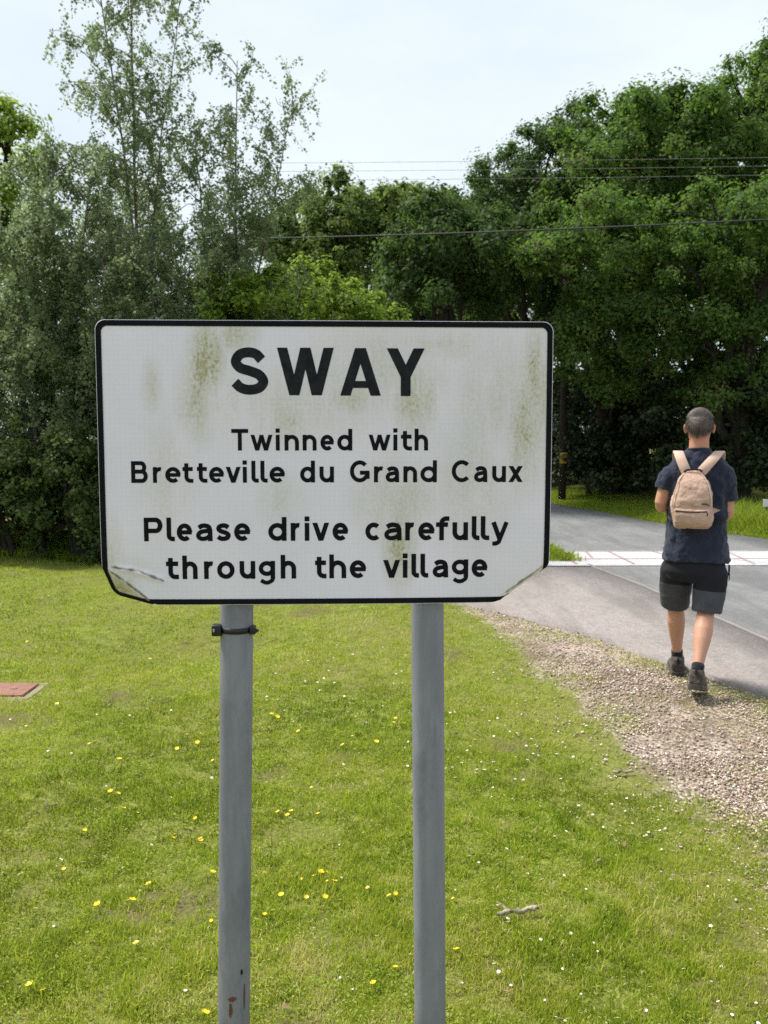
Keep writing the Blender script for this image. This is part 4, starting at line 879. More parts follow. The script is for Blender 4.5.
# flowers: one mesh of each kind, copied one by one
def flower_mesh(name, n, pr, hw, cup, h, mat_p, mat_c, mat_s):
    bm = bmesh.new()
    def face(pts, mi):
        f = bm.faces.new([bm.verts.new(p_) for p_ in pts]); f.material_index = mi
    for k in range(n):
        a = 2 * PI * k / n; c_, s_ = math.cos(a), math.sin(a); ro = lambda r_, t_, z_: (r_ * c_ - t_ * s_, r_ * s_ + t_ * c_, z_)
        face([ro(.0008, 0, h), ro(pr * .6, -hw, h + cup * .5), ro(pr, -hw * .5, h + cup), ro(pr, hw * .5, h + cup), ro(pr * .6, hw, h + cup * .5)], 0)
    face([(pr * .34 * math.cos(2 * PI * k / 8), pr * .34 * math.sin(2 * PI * k / 8), h + .0016) for k in range(8)], 1)
    for k in range(3):
        a, b_ = 2 * PI * k / 3, 2 * PI * (k + 1) / 3; face([(.0009 * math.cos(a), .0009 * math.sin(a), -.004), (.0009 * math.cos(b_), .0009 * math.sin(b_), -.004), (.0007 * math.cos(b_), .0007 * math.sin(b_), h - .0004), (.0007 * math.cos(a), .0007 * math.sin(a), h - .0004)], 2)
    me = bpy.data.meshes.new(name); bm.to_mesh(me); bm.free()
    for m in (mat_p, mat_c, mat_s): me.materials.append(m)
    return me
g = G('buttercup_petal'); M_bp = g.done((.80, .56, .012), .3, None, .5)
g = G('daisy_petal'); M_dp = g.done((.80, .80, .78), .6)
g = G('flower_centre'); M_fc = g.done((.70, .48, .03), .7)
g = G('flower_stalk'); M_st = g.done((.10, .17, .03), .6)
ME_b = flower_mesh('buttercup', 5, .0115, .0062, .0045, .030, M_bp, M_fc, M_st)
ME_d = flower_mesh('daisy', 13, .0090, .0015, .0012, .022, M_dp, M_fc, M_st)
def plant(me, name, px, py, label, cat, group, sc):
    q = gnd(px, py); z = float(terrain(q.x, q.y)); o = bpy.data.objects.new(name, me); COL.objects.link(o)
    o.location = (q.x, q.y - .02, z); o.rotation_euler = (random.uniform(-.35, .5), random.uniform(-.35, .35), random.random() * 6.28); o.scale = (sc,) * 3
    return tag(o, label, cat, group)
BC = [(272, 717), (301, 734), (393, 723), (350, 749), (375, 745), (312, 788), (281, 816), (293, 815), (289, 819), (320, 818), (332, 815), (211, 880), (265, 918), (268, 921), (213, 922), (319, 879), (323, 882), (316, 883), (325, 877), (305, 884), (329, 887), (334, 890), (323, 903), (283, 901), (306, 901),
      (264, 877), (370, 892), (394, 898), (391, 901), (395, 971), (198, 821), (203, 844), (457, 956), (203, 1019), (198, 739), (267, 732), (352, 738), (346, 751), (117, 798), (113, 795), (124, 809), (137, 813), (85, 829), (176, 836), (173, 838), (199, 820), (202, 844), (148, 890), (152, 888), (132, 908), (35, 993), (47, 999), (120, 765), (178, 748), (199, 739),
      (189, 730), (29, 641), (102, 911), (530, 890), (368, 735), (402, 724), (396, 718), (276, 719), (58, 700), (80, 688), (150, 655), (28, 720), (92, 745), (160, 705), (215, 760), (450, 730), (455, 905), (375, 985), (250, 690), (140, 950), (66, 870)]
for (px, py) in BC: plant(ME_b, 'buttercup', px, py, 'small yellow buttercup open in the short grass', 'flower', 'buttercups in the lawn', random.uniform(.55, 1.05) * (1.15 if py < 780 else 1))
dz_ = []
while len(dz_) < 290:
    u = random.random()
    if u < .20: px, py = random.gauss(468, 34), random.gauss(752, 22)
    elif u < .38: px, py = random.gauss(330, 50), random.gauss(672, 28)
    elif u < .48: px, py = random.gauss(626, 40), random.gauss(826, 24)
    elif u < .80: px, py = random.uniform(440, 768), random.uniform(700, 1020)
    else: px, py = random.uniform(0, 440), random.uniform(640, 1020)
    if not (0 < px < 768 and 606 < py < 1022): continue
    q = gnd(px, py)
    if q.x > float(lawn_edge(q.y)) - .12: continue
    dz_.append((px, py))
for (px, py) in dz_: plant(ME_d, 'daisy', px, py, 'tiny white daisy open in the short grass', 'flower', 'daisies in the lawn', random.uniform(.38, .72) * (1.25 if py < 780 else 1))

# inspection cover at the left edge
g = G('rusty_red_steel'); p = g.obj()
M_cov = g.done(g.mix(g.ramp(g.noise(p, 18, 6, .7), (.35, 0), (.7, 1)), (.20, .095, .07), (.33, .17, .13)), .8, g.bump(g.noise(p, 120, 3), .3, .004), .25)
g = G('pale_concrete'); p = g.obj(); M_con = g.done(g.mix(g.noise(p, 22, 6, .7), (.19, .165, .11), (.34, .30, .22)), .95, g.bump(g.noise(p, 90), .5, .006), .2)
a = gnd(36, 679.5); b_ = gnd(15.5, 691.5); hx = .62
mc = thing('inspection_cover', (a.x - hx / 2 + .02, (a.y + b_.y) / 2, float(terrain(a.x, a.y)) + .006), 'rusty red-brown inspection cover set in pale concrete in the lawn', 'manhole cover')
hy = (a.y - b_.y) / 2
bm = bmesh.new()
for x0, x1, y0, y1 in ((-hx / 2 - .05, hx / 2 + .05, -hy - .045, -hy - .004), (-hx / 2 - .05, hx / 2 + .055, hy + .004, hy + .05), (hx / 2 + .004, hx / 2 + .055, -hy - .003, hy + .003), (-hx / 2 - .05, -hx / 2 - .004, -hy - .003, hy + .003)):
    box(bm, x0, x1, y0, y1, -.08, .002, .006)
for v in bm.verts: v.co += Vector((random.uniform(-.003, .003), random.uniform(-.003, .003), random.uniform(-.003, .002)))
bm_obj('concrete_surround', bm, M_con, mc, False)
bm = bmesh.new(); box(bm, -hx / 2, hx / 2, -hy, hy, -.02, .014, .004)
for xk in (-.2, .2): box(bm, xk - .02, xk + .02, -.012, .012, .0145, .018, .001)
cv = bm_obj('cover_plate', bm, M_cov, mc, False)

# piece of dead wood, twigs and fallen leaves
g = G('dead_wood'); p = g.obj(); M_dw = g.done(g.mix(g.ramp(g.noise(p, 60, 5, .7), (.4, 0), (.6, 1)), (.10, .082, .062), (.42, .36, .28)), .95, g.bump(g.noise(p, 150), .6, .004), .1)
def stick(px0, py0, px1, py1, r0, label, lift=.02, bits=True):
    a = gnd(px0, py0); b_ = gnd(px1, py1); a.z = float(terrain(a.x, a.y)) + lift; b_.z = float(terrain(b_.x, b_.y)) + lift; n = 9; pts = []; rad = []
    for k in range(n):
        t = k / (n - 1); q = a.lerp(b_, t); pts.append(q + Vector((0, random.uniform(-1, 1), random.uniform(-1, 1))) * r0 * .55); rad.append(r0 * (.45 + .9 * random.random()) * (.5 if k in (0, n - 1) else 1))
    bm = bmesh.new(); tube(bm, pts, rad, 9)
    if bits: tube(bm, [pts[2], pts[2] + Vector((-.015, .02, .012)), pts[2] + Vector((-.032, .03, .016))], [r0 * .5, r0 * .4, r0 * .15], 6)
    for v in bm.verts: v.co += Vector((random.uniform(-1, 1), random.uniform(-1, 1), random.uniform(-1, 1))) * r0 * .16
    c0 = sum(pts, Vector()) / n
    for v in bm.verts: v.co -= c0
    o = bm_obj('stick', bm, M_dw, None, True); o.location = c0; return tag(o, label, 'stick')
stick(497, 929, 538, 925, .0085, 'knobbly grey broken stick lying in the lawn right of the posts', .026)
stick(613, 776, 634, 775, .006, 'small grey-green twig near the edge of the gravel', .02)
stick(44, 812, 60, 809, .004, 'thin dry twig in the grass left of the posts', .02)
stick(430, 880, 440, 881, .004, 'short pale twig beside the right post', .02)
g = G('dry_leaf'); M_dl = g.done(g.mix(g.noise(g.obj(), 20), (.13, .075, .035), (.26, .17, .09)), .8)
for k in range(20):
    while True:
        px, py = random.uniform(0, 768), random.uniform(640, 1015); q = gnd(px, py)
        if q.x < float(lawn_edge(q.y)) + .3: break
    V, F = leaves(np.array([[0, 0, 0.]]), .022, 2.5, None, .6); o = np_mesh('dead_leaf', V, F, M_dl); o.location = (q.x, q.y, float(terrain(q.x, q.y)) + .026)
    tag(o, 'curled brown dead leaf fallen on the lawn', 'leaf', 'dead leaves on the lawn')

# ---------------------------------------------------------------- the walking man and his rucksack
def loft(bm, rings, n=20, sq=2.0, xdir=(1, 0, 0), axis=None):
    """closed loft; ring = (centre, half width, half depth[, normal]); sq>2 gives squarer sections"""
    V = []
    for k, rg in enumerate(rings):
        c = Vector(rg[0]); a_ = Vector(rings[max(k - 1, 0)][0]); b_ = Vector(rings[min(k + 1, len(rings) - 1)][0])
        d = Vector(rg[3]) if len(rg) > 3 else Vector(axis) if axis else (b_ - a_); d.normalize(); x = Vector(xdir); x = (x - d * x.dot(d)).normalized(); y = d.cross(x)
        rr = []
        for j in range(n):
            t = 2 * PI * j / n; cs, sn = math.cos(t), math.sin(t)
            px_ = math.copysign(abs(cs) ** (2 / sq), cs); py_ = math.copysign(abs(sn) ** (2 / sq), sn)
            rr.append(bm.verts.new(c + x * rg[1] * px_ + y * rg[2] * py_))
        V.append(rr)
    for a_, b_ in zip(V, V[1:]):
        for j in range(n): bm.faces.new((a_[j], a_[(j + 1) % n], b_[(j + 1) % n], b_[j]))
    bm.faces.new(V[0][::-1]); bm.faces.new(V[-1])
def ball(bm, c, r, seg_=16, rot=None):
    res = bmesh.ops.create_uvsphere(bm, u_segments=seg_, v_segments=seg_ // 2 + 2, radius=1.0)
    for v in res['verts']:
        q = Vector((v.co.x * r[0], v.co.y * r[1], v.co.z * r[2]))
        if rot is not None: q = rot @ q
        v.co = q + Vector(c)
def fused(name, bm, mat, parent, voxel, smooth=4, fold=None):
    o = bm_obj(name, bm, mat, parent)
    m = o.modifiers.new('fuse', 'REMESH'); m.mode = 'VOXEL'; m.voxel_size = voxel; m.use_smooth_shade = True
    if smooth: s_ = o.modifiers.new('soften', 'SMOOTH'); s_.factor = .5; s_.iterations = smooth
    if fold:
        tx = bpy.data.textures.new(name + '_folds', 'CLOUDS'); tx.noise_scale = fold[0]; tx.noise_depth = 2
        d = o.modifiers.new('folds', 'DISPLACE'); d.texture = tx; d.strength = fold[1]; d.mid_level = .5; d.texture_coords = 'LOCAL'
    return o
# materials
g = G('skin'); p = g.obj(); z_ = g.xyz(p)[2]
c = g.mix(g.noise(p, 22, 4), (.46, .235, .155), (.56, .30, .205))
c = g.mix(g.ramp(z_, (.78, 0), (.80, 1)), g.mix(g.noise(p, 60, 4), (.45, .228, .150), (.55, .30, .205)), c)
c = g.mix(g.math('MULTIPLY', g.ramp(g.math('MULTIPLY', z_, .5), (.765, 0), (.78, 1)), .5), c, (.52, .20, .14))
def near(c0, r0, r1):
    q = g.n('VectorMath', operation='DISTANCE'); g.put(q.inputs[0], p); q.inputs[1].default_value = c0; return g.ramp(q.outputs['Value'], (r0, 1), (r1, 0))
for s_ in (-1, 1):
    c = g.mix(near((.031 * s_, .0915, 1.672), .0095, .0115), c, (.75, .72, .68)); c = g.mix(near((.031 * s_, .098, 1.672), .0055, .0065), c, (.05, .04, .035))
c = g.mix(near((0, .101, 1.606), .014, .024), c, (.42, .16, .13))
M_skin = g.done(c, .55, g.bump(g.noise(p, 240, 3), .15, .002), .4, Subsurface_Weight=.06, Subsurface_Radius=(.01, .004, .002))
g = G('grey_brown_hair'); p = g.obj()
M_hair = g.done(g.mix(g.ramp(g.math('ADD', g.math('MULTIPLY', g.noise(g.vmap(p, (90, 90, 60)), 1, 4, .7), .55), g.math('MULTIPLY', g.noise(p, 16, 3), .5)), (.38, 0), (.68, 1)), (.030, .022, .018), (.20, .160, .138)), .6, None, .4)
def cloth(name, a_, b_, rough=.9, sc=7):
    g = G(name); p = g.obj(); f = g.noise(p, sc, 5, .6); wv = g.noise(p, 420, 2)
    return g.done(g.mix(g.ramp(f, (.35, 0), (.7, 1)), a_, b_), rough, g.bump(g.math('ADD', g.math('MULTIPLY', f, 2.0), g.math('MULTIPLY', wv, .2)), .55, .02), .25, Sheen_Weight=.15)
M_shirt = cloth('navy_jersey', (.014, .018, .038), (.027, .033, .060))
g = G('dark_shorts_cloth'); p = g.obj(); f = g.noise(p, 9, 5, .6)
edge = g.math('ADD', g.xyz(p)[2], g.math('MULTIPLY', g.xyz(p)[0], .06))
c = g.mix(g.math('GREATER_THAN', edge, .648), g.mix(f, (.050, .053, .066), (.078, .081, .096)), g.mix(f, (.009, .010, .014), (.018, .019, .026)))
M_shorts = g.done(c, .85, g.bump(f, .6, .02), .25)
M_sock = cloth('black_sock_knit', (.008, .008, .010), (.016, .016, .018), .95, 40)
M_shoe = cloth('grey_brown_suede', (.042, .033, .028), (.095, .076, .064), .85, 30)
M_sole = cloth('dark_rubber_sole', (.030, .024, .022), (.085, .060, .052), .8, 20)
M_bag = cloth('tan_canvas', (.41, .262, .198), (.57, .39, .31), .85, 9)
g = G('tan_webbing'); p = g.obj(); M_web = g.done(g.mix(g.noise(p, 50, 4), (.50, .335, .26), (.62, .44, .355)), .85, g.bump(g.noise(p, 300, 2), .2, .003))

MX, MY = 1.962, 5.62
man = thing('person', (MX, MY, .012), 'man walking away in a navy T-shirt, black shorts and brown shoes', 'person', rz=R(-19.2))
man.scale = (.985,) * 3
# joints
HIP = {-1: (-.092, .0, .90), 1: (.092, .0, .90)}
KNEE = {-1: (-.118, .195, .505), 1: (.070, -.035, .495)}
ANK = {-1: (-.100, .315, .100), 1: (.026, -.300, .158)}
SHO = {-1: (-.160, -.01, 1.400), 1: (.160, -.005, 1.400)}
ELB = {-1: (-.226, -.015, 1.165), 1: (.182, .02, 1.125)}
WRI = {-1: (-.105, .215, 1.15), 1: (.115, .25, 1.06)}
def mixp(a_, b_, t, off=(0, 0, 0)): return tuple(Vector(a_).lerp(Vector(b_), t) + Vector(off))
bm = bmesh.new()
loft(bm, [((0, 0, .84), .15, .10), ((0, 0, .92), .165, .11), ((0, .01, 1.02), .155, .105), ((0, .005, 1.15), .16, .105), ((0, 0, 1.28), .172, .105), ((0, -.01, 1.38), .175, .095), ((0, -.008, 1.44), .13, .066), ((0, -.004, 1.49), .085, .052), ((0, -.006, 1.53), .061, .056), ((0, .0, 1.58), .060, .060), ((0, .012, 1.63), .058, .060)])
ball(bm, (0, -.002, 1.682), (.077, .093, .094), 24)                                # cranium
loft(bm, [((0, .030, 1.548), .030, .030, (0, 0, 1)), ((0, .034, 1.562), .048, .050, (0, 0, 1)), ((0, .022, 1.60), .062, .068, (0, 0, 1)), ((0, .012, 1.66), .072, .082, (0, 0, 1)), ((0, .005, 1.70), .072, .084, (0, 0, 1))])   # jaw and cheeks
loft(bm, [((0, .092, 1.690), .008, .008, (0, 0, 1)), ((0, .102, 1.66), .010, .012, (0, 0, 1)), ((0, .108, 1.636), .015, .014, (0, 0, 1)), ((0, .098, 1.627), .010, .008, (0, 0, 1))], 10)   # nose
ball(bm, (0, .084, 1.700), (.048, .014, .010)); ball(bm, (0, .092, 1.606), (.022, .010, .009)); ball(bm, (0, .078, 1.568), (.024, .014, .012))
for s_ in (-1, 1):
    ball(bm, (.031 * s_, .083, 1.672), (.013, .011, .011), 12)
    ball(bm, (.083 * s_, -.010, 1.658), (.010, .019, .032), 14, Matrix.Rotation(.35 * s_, 3, 'Z')); ball(bm, (.089 * s_, -.020, 1.668), (.007, .012, .020), 12)
    # arm: upper arm, elbow, forearm tapering to the wrist
    a_, e_, w_ = SHO[s_], ELB[s_], WRI[s_]
    loft(bm, [(mixp(a_, e_, -.02), .040, .045), (mixp(a_, e_, .25), .052, .055), (mixp(a_, e_, .6), .046, .048), (mixp(a_, e_, .92), .040, .043), (mixp(e_, w_, .06), .041, .043), (mixp(e_, w_, .28), .045, .043), (mixp(e_, w_, .65), .034, .034), (mixp(e_, w_, 1.0), .023, .030), (mixp(e_, w_, 1.1), .023, .032)], 16, xdir=(1, -.4 * s_, 0))
    # hand: palm, four fingers, thumb, loosely curled in front of the belly
    d = (Vector(w_) - Vector(e_)).normalized(); side = Vector((0, 0, 1)); inn = d.cross(side).normalized() * -s_; side = inn.cross(d).normalized() * s_
    side = Vector((0, 0, 1)); side = (side - d * side.dot(d)).normalized(); pal = Vector((-s_, 0, 0)); pal = (pal - d * pal.dot(d) - side * pal.dot(side)).normalized()
    W = Vector(w_) + d * .02
    loft(bm, [(W - d * .01, .024, .018), (W + d * .03, .036, .017), (W + d * .075, .041, .015), (W + d * .088, .036, .012)], 14, xdir=tuple(side))
    for k, (oz, ln) in enumerate(((.031, .070), (.010, .080), (-.011, .074), (-.031, .058))):
        b0 = W + d * .072 + side * oz; b1 = b0 + d * ln * .42 + pal * .010; b2 = b1 + (d * .75 + pal * .75).normalized() * ln * .34; b3 = b2 + (d * .2 + pal).normalized() * ln * .28
        loft(bm, [(b0, .0098, .0095), (b1, .0092, .009), (b2, .0085, .0082), (b3, .0066, .006)], 10, xdir=tuple(side))
    t0 = W + d * .018 + side * .026 + pal * .006; t1 = t0 + (d * .55 + side * .7 + pal * .35).normalized() * .036; t2 = t1 + (d * .9 + side * .25 + pal * .45).normalized() * .032
    loft(bm, [(t0, .014, .013), (t1, .011, .0105), (t2, .0078, .007)], 10, xdir=(0, 1, 0))
    # leg: thigh, knee, calf with its muscle at the back, ankle, foot
    h_, k_, n_ = HIP[s_], KNEE[s_], ANK[s_]
    loft(bm, [(mixp(h_, k_, -.1), .085, .095), (mixp(h_, k_, .2), .086, .092), (mixp(h_, k_, .55), .070, .076), (mixp(h_, k_, .88), .056, .060), (mixp(k_, n_, .02), .053, .057), (mixp(k_, n_, .14, (0, -.006, 0)), .053, .056), (mixp(k_, n_, .30, (0, -.014, 0)), .0585, .060), (mixp(k_, n_, .46, (0, -.012, 0)), .053, .054),
              (mixp(k_, n_, .66, (0, -.004, 0)), .041, .043), (mixp(k_, n_, .84), .033, .036), (mixp(k_, n_, .94), .032, .035), (mixp(k_, n_, 1.02, (0, .012, 0)), .028, .029)], 18)
    ft = Vector(n_); rx_ = Matrix.Rotation(R(3 if s_ < 0 else -18), 3, 'X'); fo = lambda *q: (ft + Vector((0, 0, -.1)) + rx_ @ (Vector(q) + Vector((0, 0, .1))))
    loft(bm, [(fo(0, -.035, -.045), .026, .026), (fo(0, .03, -.045), .033, .032), (fo(0, .12, -.066), .038, .020), (fo(0, .165, -.072), .032, .013)], 14)
body = fused('body', bm, M_skin, man, .0055, 3)
# short hair: a cropped cap with fine strands
hb = bmesh.new(); bmesh.ops.create_uvsphere(hb, u_segments=44, v_segments=30, radius=1.0)
for v in hb.verts: v.co = Vector((v.co.x * .0835, -.003 + v.co.y * .0995, 1.684 + v.co.z * .0985))
def hair_line(q):
    back = 1.606 + .004 * math.sin(q.x * 60); side = 1.672; front = 1.735
    t = (q.y + .1) / .2; lim = back + (side - back) * max(0, min(1, t / .5)) ** 2.2 if t < .5 else side + (front - side) * max(0, min(1, (t - .5) / .42)) ** .8
    return q.z > lim
bmesh.ops.delete(hb, geom=[v for v in hb.verts if not hair_line(v.co)], context='VERTS')
cap = [f.calc_center_median().copy() for f in hb.faces]; nrm_ = [f.normal.copy() for f in hb.faces]
bmesh.ops.solidify(hb, geom=hb.faces[:], thickness=.004)
for k in range(14000):
    q = random.randrange(len(cap)); c0 = cap[q] + Vector([random.uniform(-.006, .006) for _ in range(3)]); c0.z -= random.random() ** 2 * .012 * (c0.z < 1.64); n0 = (c0 - Vector((0, -.003, 1.684))); n0 = Vector((n0.x / .0835 ** 2, n0.y / .0995 ** 2, n0.z / .0985 ** 2)).normalized()
    tg = Vector((random.uniform(-.4, .4), -.35 if c0.z < 1.73 else .6, -.75 if c0.z < 1.73 else 0)); d = (n0 * .28 + (tg - n0 * tg.dot(n0))).normalized() * random.uniform(.007, .015); s_ = d.cross(n0).normalized() * .0011
    hb.faces.new([hb.verts.new(x) for x in (c0 - s_, c0 + s_, c0 + d)])
me = bpy.data.meshes.new('hair'); hb.to_mesh(me); hb.free(); link('hair', me, M_hair, man)
# T-shirt
bm = bmesh.new()
loft(bm, [((0, .004, .835), .180, .122), ((0, .002, .815), .200, .140), ((0, .002, .83), .204, .144), ((0, .004, .90), .196, .134), ((0, .006, 1.0), .184, .130), ((0, .004, 1.1), .180, .126), ((0, 0, 1.2), .184, .122), ((0, -.006, 1.3), .188, .120), ((0, -.010, 1.38), .188, .112), ((0, -.012, 1.425), .182, .100), ((0, -.014, 1.455), .158, .088), ((0, -.014, 1.485), .120, .077), ((0, -.014, 1.51), .086, .070), ((0, -.012, 1.525), .072, .066)], 32, 2.25, axis=(0, 0, 1))
for s_ in (-1, 1):
    a_, e_ = SHO[s_], ELB[s_]; k = .56 if s_ < 0 else .70
    loft(bm, [(mixp(a_, e_, -.12, (-.035 * s_, 0, 0)), .040, .050), (mixp(a_, e_, .0, (-.01 * s_, 0, 0)), .058, .068), (mixp(a_, e_, .2), .065, .072), (mixp(a_, e_, k - .12), .0665, .070), (mixp(a_, e_, k), .067, .070), (mixp(a_, e_, k + .012), .064, .067), (mixp(a_, e_, k - .06), .050, .052)], 22, axis=tuple(Vector(e_) - Vector(a_)))
shirt = fused('t_shirt', bm, M_shirt, man, .007, 2, (.065, .030))
bm = bmesh.new(); n = 40
loft(bm, [((0, -.012, 1.521), .070, .064), ((0, -.012, 1.523), .0745, .069), ((0, -.010, 1.531), .0725, .067), ((0, -.010, 1.537), .068, .063), ((0, -.01, 1.533), .060, .055)], n); bm_obj('collar', bm, M_shirt, shirt)
# shorts
bm = bmesh.new()
loft(bm, [((0, 0, .95), .150, .096), ((0, 0, .90), .160, .104), ((0, -.004, .85), .172, .112), ((0, -.004, .80), .180, .124), ((0, -.004, .75), .190, .128), ((-.005, 0, .69), .165, .105)], 28, 2.4)
for s_, zt in ((-1, .82), (1, .80)):
    h_, k_ = HIP[s_], KNEE[s_]; k = 1.02 if s_ < 0 else 1.0
    loft(bm, [(mixp(h_, k_, .24), .090, .105), (mixp(h_, k_, .38, (.012 * s_, 0, 0)), .104, .112), (mixp(h_, k_, .7, (.010 * s_, 0, 0)), .101, .104), (mixp(h_, k_, k - .03, (.006 * s_, 0, 0)), .093, .097), (mixp(h_, k_, k, (.006 * s_, 0, 0)), .090, .094), (mixp(h_, k_, k - .02), .066, .070), (mixp(h_, k_, k - .09), .062, .066)], 24, 2.2, axis=tuple(Vector(k_) - Vector(h_)))
shorts = fused('shorts', bm, M_shorts, man, .007, 3, (.08, .014))
bm = bmesh.new(); box(bm, .196, .206, -.03, .03, .735, .80, .004); tube(bm, [(.2, -.028, .78), (.204, -.030, .72), (.2, -.031, .70)], [.004, .003, .002], 6); bm_obj('side_pocket', bm, M_shorts, shorts)
# socks and shoes
for s_, pitch, yaw in ((-1, 3, 5), (1, -18, -5)):
    n_ = Vector(ANK[s_]); k_ = Vector(KNEE[s_]); ax_ = (k_ - n_).normalized()
    bm = bmesh.new(); loft(bm, [(n_ - Vector((0, 0, .045)), .037, .046, (0, 0, 1)), (n_ - Vector((0, 0, .015)), .0395, .045, ax_), (n_ + ax_ * .035, .038, .041, ax_), (n_ + ax_ * .062, .0385, .041, ax_), (n_ + ax_ * .066, .035, .037, ax_)], 22); bm_obj('sock', bm, M_sock, man)
    M = Matrix.Translation(n_ + Vector((0, 0, -.10))) @ Matrix.Rotation(R(yaw), 4, 'Z') @ Matrix.Rotation(R(pitch), 4, 'X')
    bm = bmesh.new()
    # heel-to-toe sections standing across the foot
    sec = [(-.083, .028, .022, .055), (-.074, .040, .042, .066), (-.045, .046, .055, .072), (-.005, .047, .056, .070), (.04, .048, .044, .058), (.09, .053, .034, .047), (.14, .052, .027, .040), (.178, .042, .021, .034), (.198, .022, .013, .028)]
    loft(bm, [((0, y_, zc_), wx_, hz_, (0, 1, 0)) for (y_, wx_, hz_, zc_) in sec], 20, 2.5, (1, 0, 0))
    loft(bm, [((0, -.018, .085), .047, .062, (0, -.1, 1)), ((0, -.024, .112), .044, .056, (0, -.15, 1)), ((0, -.027, .122), .043, .052, (0, -.15, 1))], 20)
    for v in bm.verts: v.co = M @ v.co
    sh = fused('shoe', bm, M_shoe, man, .0055, 2)
    bm = bmesh.new()
    out_ = [(-.092, .026), (-.085, .039), (-.05, .049), (0, .049), (.045, .050), (.10, .056), (.15, .055), (.185, .046), (.206, .024)]
    pts = [(w_, y_) for y_, w_ in out_] + [(-w_, y_) for y_, w_ in reversed(out_)]
    lo = [bm.verts.new(M @ Vector((x_, y_, .0 + .012 * max(0, (y_ - .13) / .07)))) for x_, y_ in pts]; mi = [bm.verts.new(M @ Vector((x_ * 1.04, y_, .014 + .012 * max(0, (y_ - .13) / .07)))) for x_, y_ in pts]; hi = [bm.verts.new(M @ Vector((x_ * .98, y_, .030 + .010 * max(0, (y_ - .13) / .07)))) for x_, y_ in pts]
    for A, B in ((lo, mi), (mi, hi)):
        for j in range(len(pts)): bm.faces.new((A[j], A[(j + 1) % len(pts)], B[(j + 1) % len(pts)], B[j]))
    bm.faces.new(lo[::-1]); bm.faces.new(hi); bm_obj('sole', bm, M_sole, sh, False)
    bm = bmesh.new()
    for j in range(4):
        y_ = .03 + j * .024; z_ = .112 - j * .009 - .004 * 0; tube(bm, [tuple(M @ Vector((-.03, y_, z_ - .022))), tuple(M @ Vector((0, y_ + .003, z_ - .004))), tuple(M @ Vector((.03, y_, z_ - .022)))], [.0028] * 3, 6)
    bm_obj('lace', bm, M_sole, sh)
    bm = bmesh.new(); box(bm, -.007, .007, -.092, -.082, .085, .130, .002, M); bm_obj('heel_tab', bm, M_sock, sh)

# rucksack: hangs on his back, a thing of its own
bag = thing('rucksack', (MX, MY, .012), 'small tan rucksack worn on the back of the walking man', 'backpack', rz=R(-19.2))
bag.scale = (.985, .985, .985 * .917); bag.location.z = .012 + .985 * .1234
BX, BY = -.030, -.118
def bag_w(z): return float(np.interp(z, [1.005, 1.02, 1.05, 1.12, 1.20, 1.27, 1.32, 1.355, 1.378, 1.39], [.098, .108, .117, .124, .121, .107, .090, .070, .046, .020]))
def bag_d(z): return float(np.interp(z, [1.005, 1.03, 1.10, 1.2, 1.28, 1.34, 1.375, 1.39], [.060, .076, .080, .076, .066, .052, .034, .016]))
bm = bmesh.new()
zz = [1.005, 1.012, 1.03, 1.06, 1.10, 1.15, 1.2, 1.25, 1.29, 1.32, 1.345, 1.362, 1.376, 1.386, 1.392]
loft(bm, [((BX + .006 * math.sin(z * 31), BY - bag_d(z), z), bag_w(z), bag_d(z), (0, 0, 1)) for z in zz], 30, 3.0)
bb = fused('main_compartment', bm, M_bag, bag, .006, 2, (.055, .016))
bm = bmesh.new()
loft(bm, [((BX, BY - bag_d(z) * 1.72, z), bag_w(z) * wk, .035 * dk, (0, 0, 1)) for z, wk, dk in ((1.012, .78, .6), (1.02, .86, .95), (1.05, .88, 1.15), (1.10, .88, 1.1), (1.128, .86, .9), (1.142, .82, .6))], 26, 3.2)
fp = fused('front_pocket', bm, M_bag, bag, .005, 2, (.04, .010))
def pk(x, z): return (BX + x, BY - bag_d(z) * 1.72 - .040, z)
bm = bmesh.new(); tube(bm, [(BX + x, BY - bag_d(1.125) * 1.72 - .0315 + .010 * abs(x / .095) ** 3, 1.123 - .006 * math.cos(x / .095 * 1.3) + .004) for x in np.linspace(-.095, .085, 14)], [.0058] * 14, 8); bm_obj('zip', bm, M_sock, fp)
bm = bmesh.new(); tube(bm, [(BX + .085, BY - .165, 1.123), (BX + .09, BY - .168, 1.112), (BX + .088, BY - .170, 1.098)], [.003, .0035, .002], 6); bm_obj('zip_pull', bm, M_sock, fp)
# zip running round the dome, and seam piping
def outline(off, yk):
    L_ = [(-bag_w(z) * off, z) for z in np.linspace(1.15, 1.372, 16)]; Rr = [(-x, z) for x, z in reversed(L_)]
    return [(BX + x, BY - bag_d(z) * yk, z + (.0)) for x, z in L_] + [(BX, BY - bag_d(1.386) * yk, 1.387)] + [(BX + x, BY - bag_d(z) * yk, z) for x, z in Rr]
P = outline(1.005, 1.0); bm = bmesh.new(); tube(bm, P, [.0042] * len(P), 8); bm_obj('zip', bm, M_sock, bb)
P = outline(.93, 1.80); bm = bmesh.new(); tube(bm, P, [.0032] * len(P), 8); bm_obj('piping', bm, M_web, bb)
bm = bmesh.new(); box(bm, BX + .055, BX + .085, BY - .158, BY - .152, 1.172, 1.180, .002); tube(bm, [(BX + .075, BY - .158, 1.176), (BX + .095, BY - .15, 1.168), (BX + .1, BY - .145, 1.16)], [.004, .0035, .002], 6); bm_obj('zip_pull', bm, M_sock, bb)
bm = bmesh.new(); box(bm, BX + .098, BX + .106, BY - .135, BY - .125, 1.075, 1.086, .002); bm_obj('tag', bm, M_sock, bb)
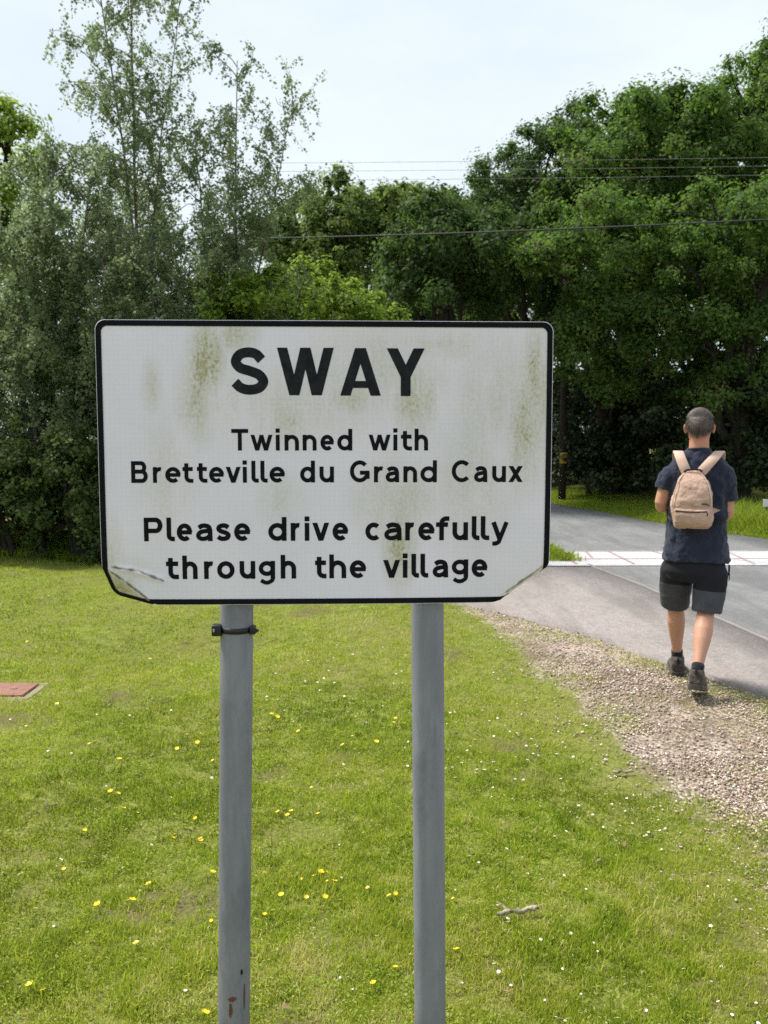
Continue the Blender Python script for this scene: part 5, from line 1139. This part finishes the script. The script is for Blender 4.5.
def ribbon(name, pts, wd, th, mat, parent, wdir=None):
    pts = [Vector(q) for q in catmull(pts, 6)]; bm = bmesh.new(); R_ = []
    for k, q in enumerate(pts):
        q = Vector(q); d = (Vector(pts[min(k + 1, len(pts) - 1)]) - Vector(pts[max(k - 1, 0)])).normalized(); x = Vector(wdir or (1, 0, 0)); x = (x - d * x.dot(d)).normalized(); y = d.cross(x)
        ww = wd(k / (len(pts) - 1)) if callable(wd) else wd
        R_.append([bm.verts.new(q + x * ww / 2 * a_ + y * th / 2 * b_) for a_, b_ in ((-.9, -1), (.9, -1), (1, -.4), (1, .4), (.9, 1), (-.9, 1), (-1, .4), (-1, -.4))])
    for A, B in zip(R_, R_[1:]):
        for j in range(8): bm.faces.new((A[j], A[(j + 1) % 8], B[(j + 1) % 8], B[j]))
    bm.faces.new(R_[0][::-1]); bm.faces.new(R_[-1]); return bm_obj(name, bm, mat, parent)
sw = lambda t: .062 if t < .6 else .062 - (t - .6) * .09
ribbon('shoulder_strap', [(-.066, -.150, 1.372), (-.088, -.140, 1.425), (-.108, -.112, 1.478), (-.120, -.055, 1.510), (-.126, .01, 1.512), (-.130, .075, 1.470), (-.130, .118, 1.38), (-.132, .130, 1.27), (-.140, .128, 1.18)], sw, .013, M_web, bag)
ribbon('shoulder_strap', [(.012, -.150, 1.372), (.050, -.140, 1.425), (.092, -.112, 1.478), (.116, -.055, 1.510), (.126, .01, 1.512), (.130, .075, 1.470), (.130, .118, 1.38), (.132, .130, 1.27), (.140, .128, 1.18)], sw, .013, M_web, bag)
for s_ in (-1, 1): ribbon('strap_webbing', [(.140 * s_, .130, 1.19), (.165 * s_, .105, 1.13), (.184 * s_, .02, 1.085), (.165 * s_, -.09, 1.06), (.10 * s_ + BX, -.15, 1.045)], .022, .004, M_sock, bag, (0, 0, 1))
ribbon('grab_handle', [(BX - .052, -.165, 1.380), (BX - .035, -.172, 1.396), (BX, -.174, 1.399), (BX + .035, -.172, 1.398), (BX + .052, -.165, 1.386)], .012, .012, M_sock, bag, (0, 0, 1))
bm = bmesh.new(); vs = [(.108, -.185, 1.15), (.165, -.165, 1.128), (.108, -.18, 1.095)]
a_ = [bm.verts.new(Vector(q) + Vector((BX, 0, 0))) for q in vs]; b_ = [bm.verts.new(Vector(q) + Vector((BX - .004, .03, 0))) for q in vs]
bm.faces.new(a_); bm.faces.new(b_[::-1])
for j in range(3): bm.faces.new((a_[j], b_[j], b_[(j + 1) % 3], a_[(j + 1) % 3]))
bm_obj('side_flap', bm, M_bag, bag, False)
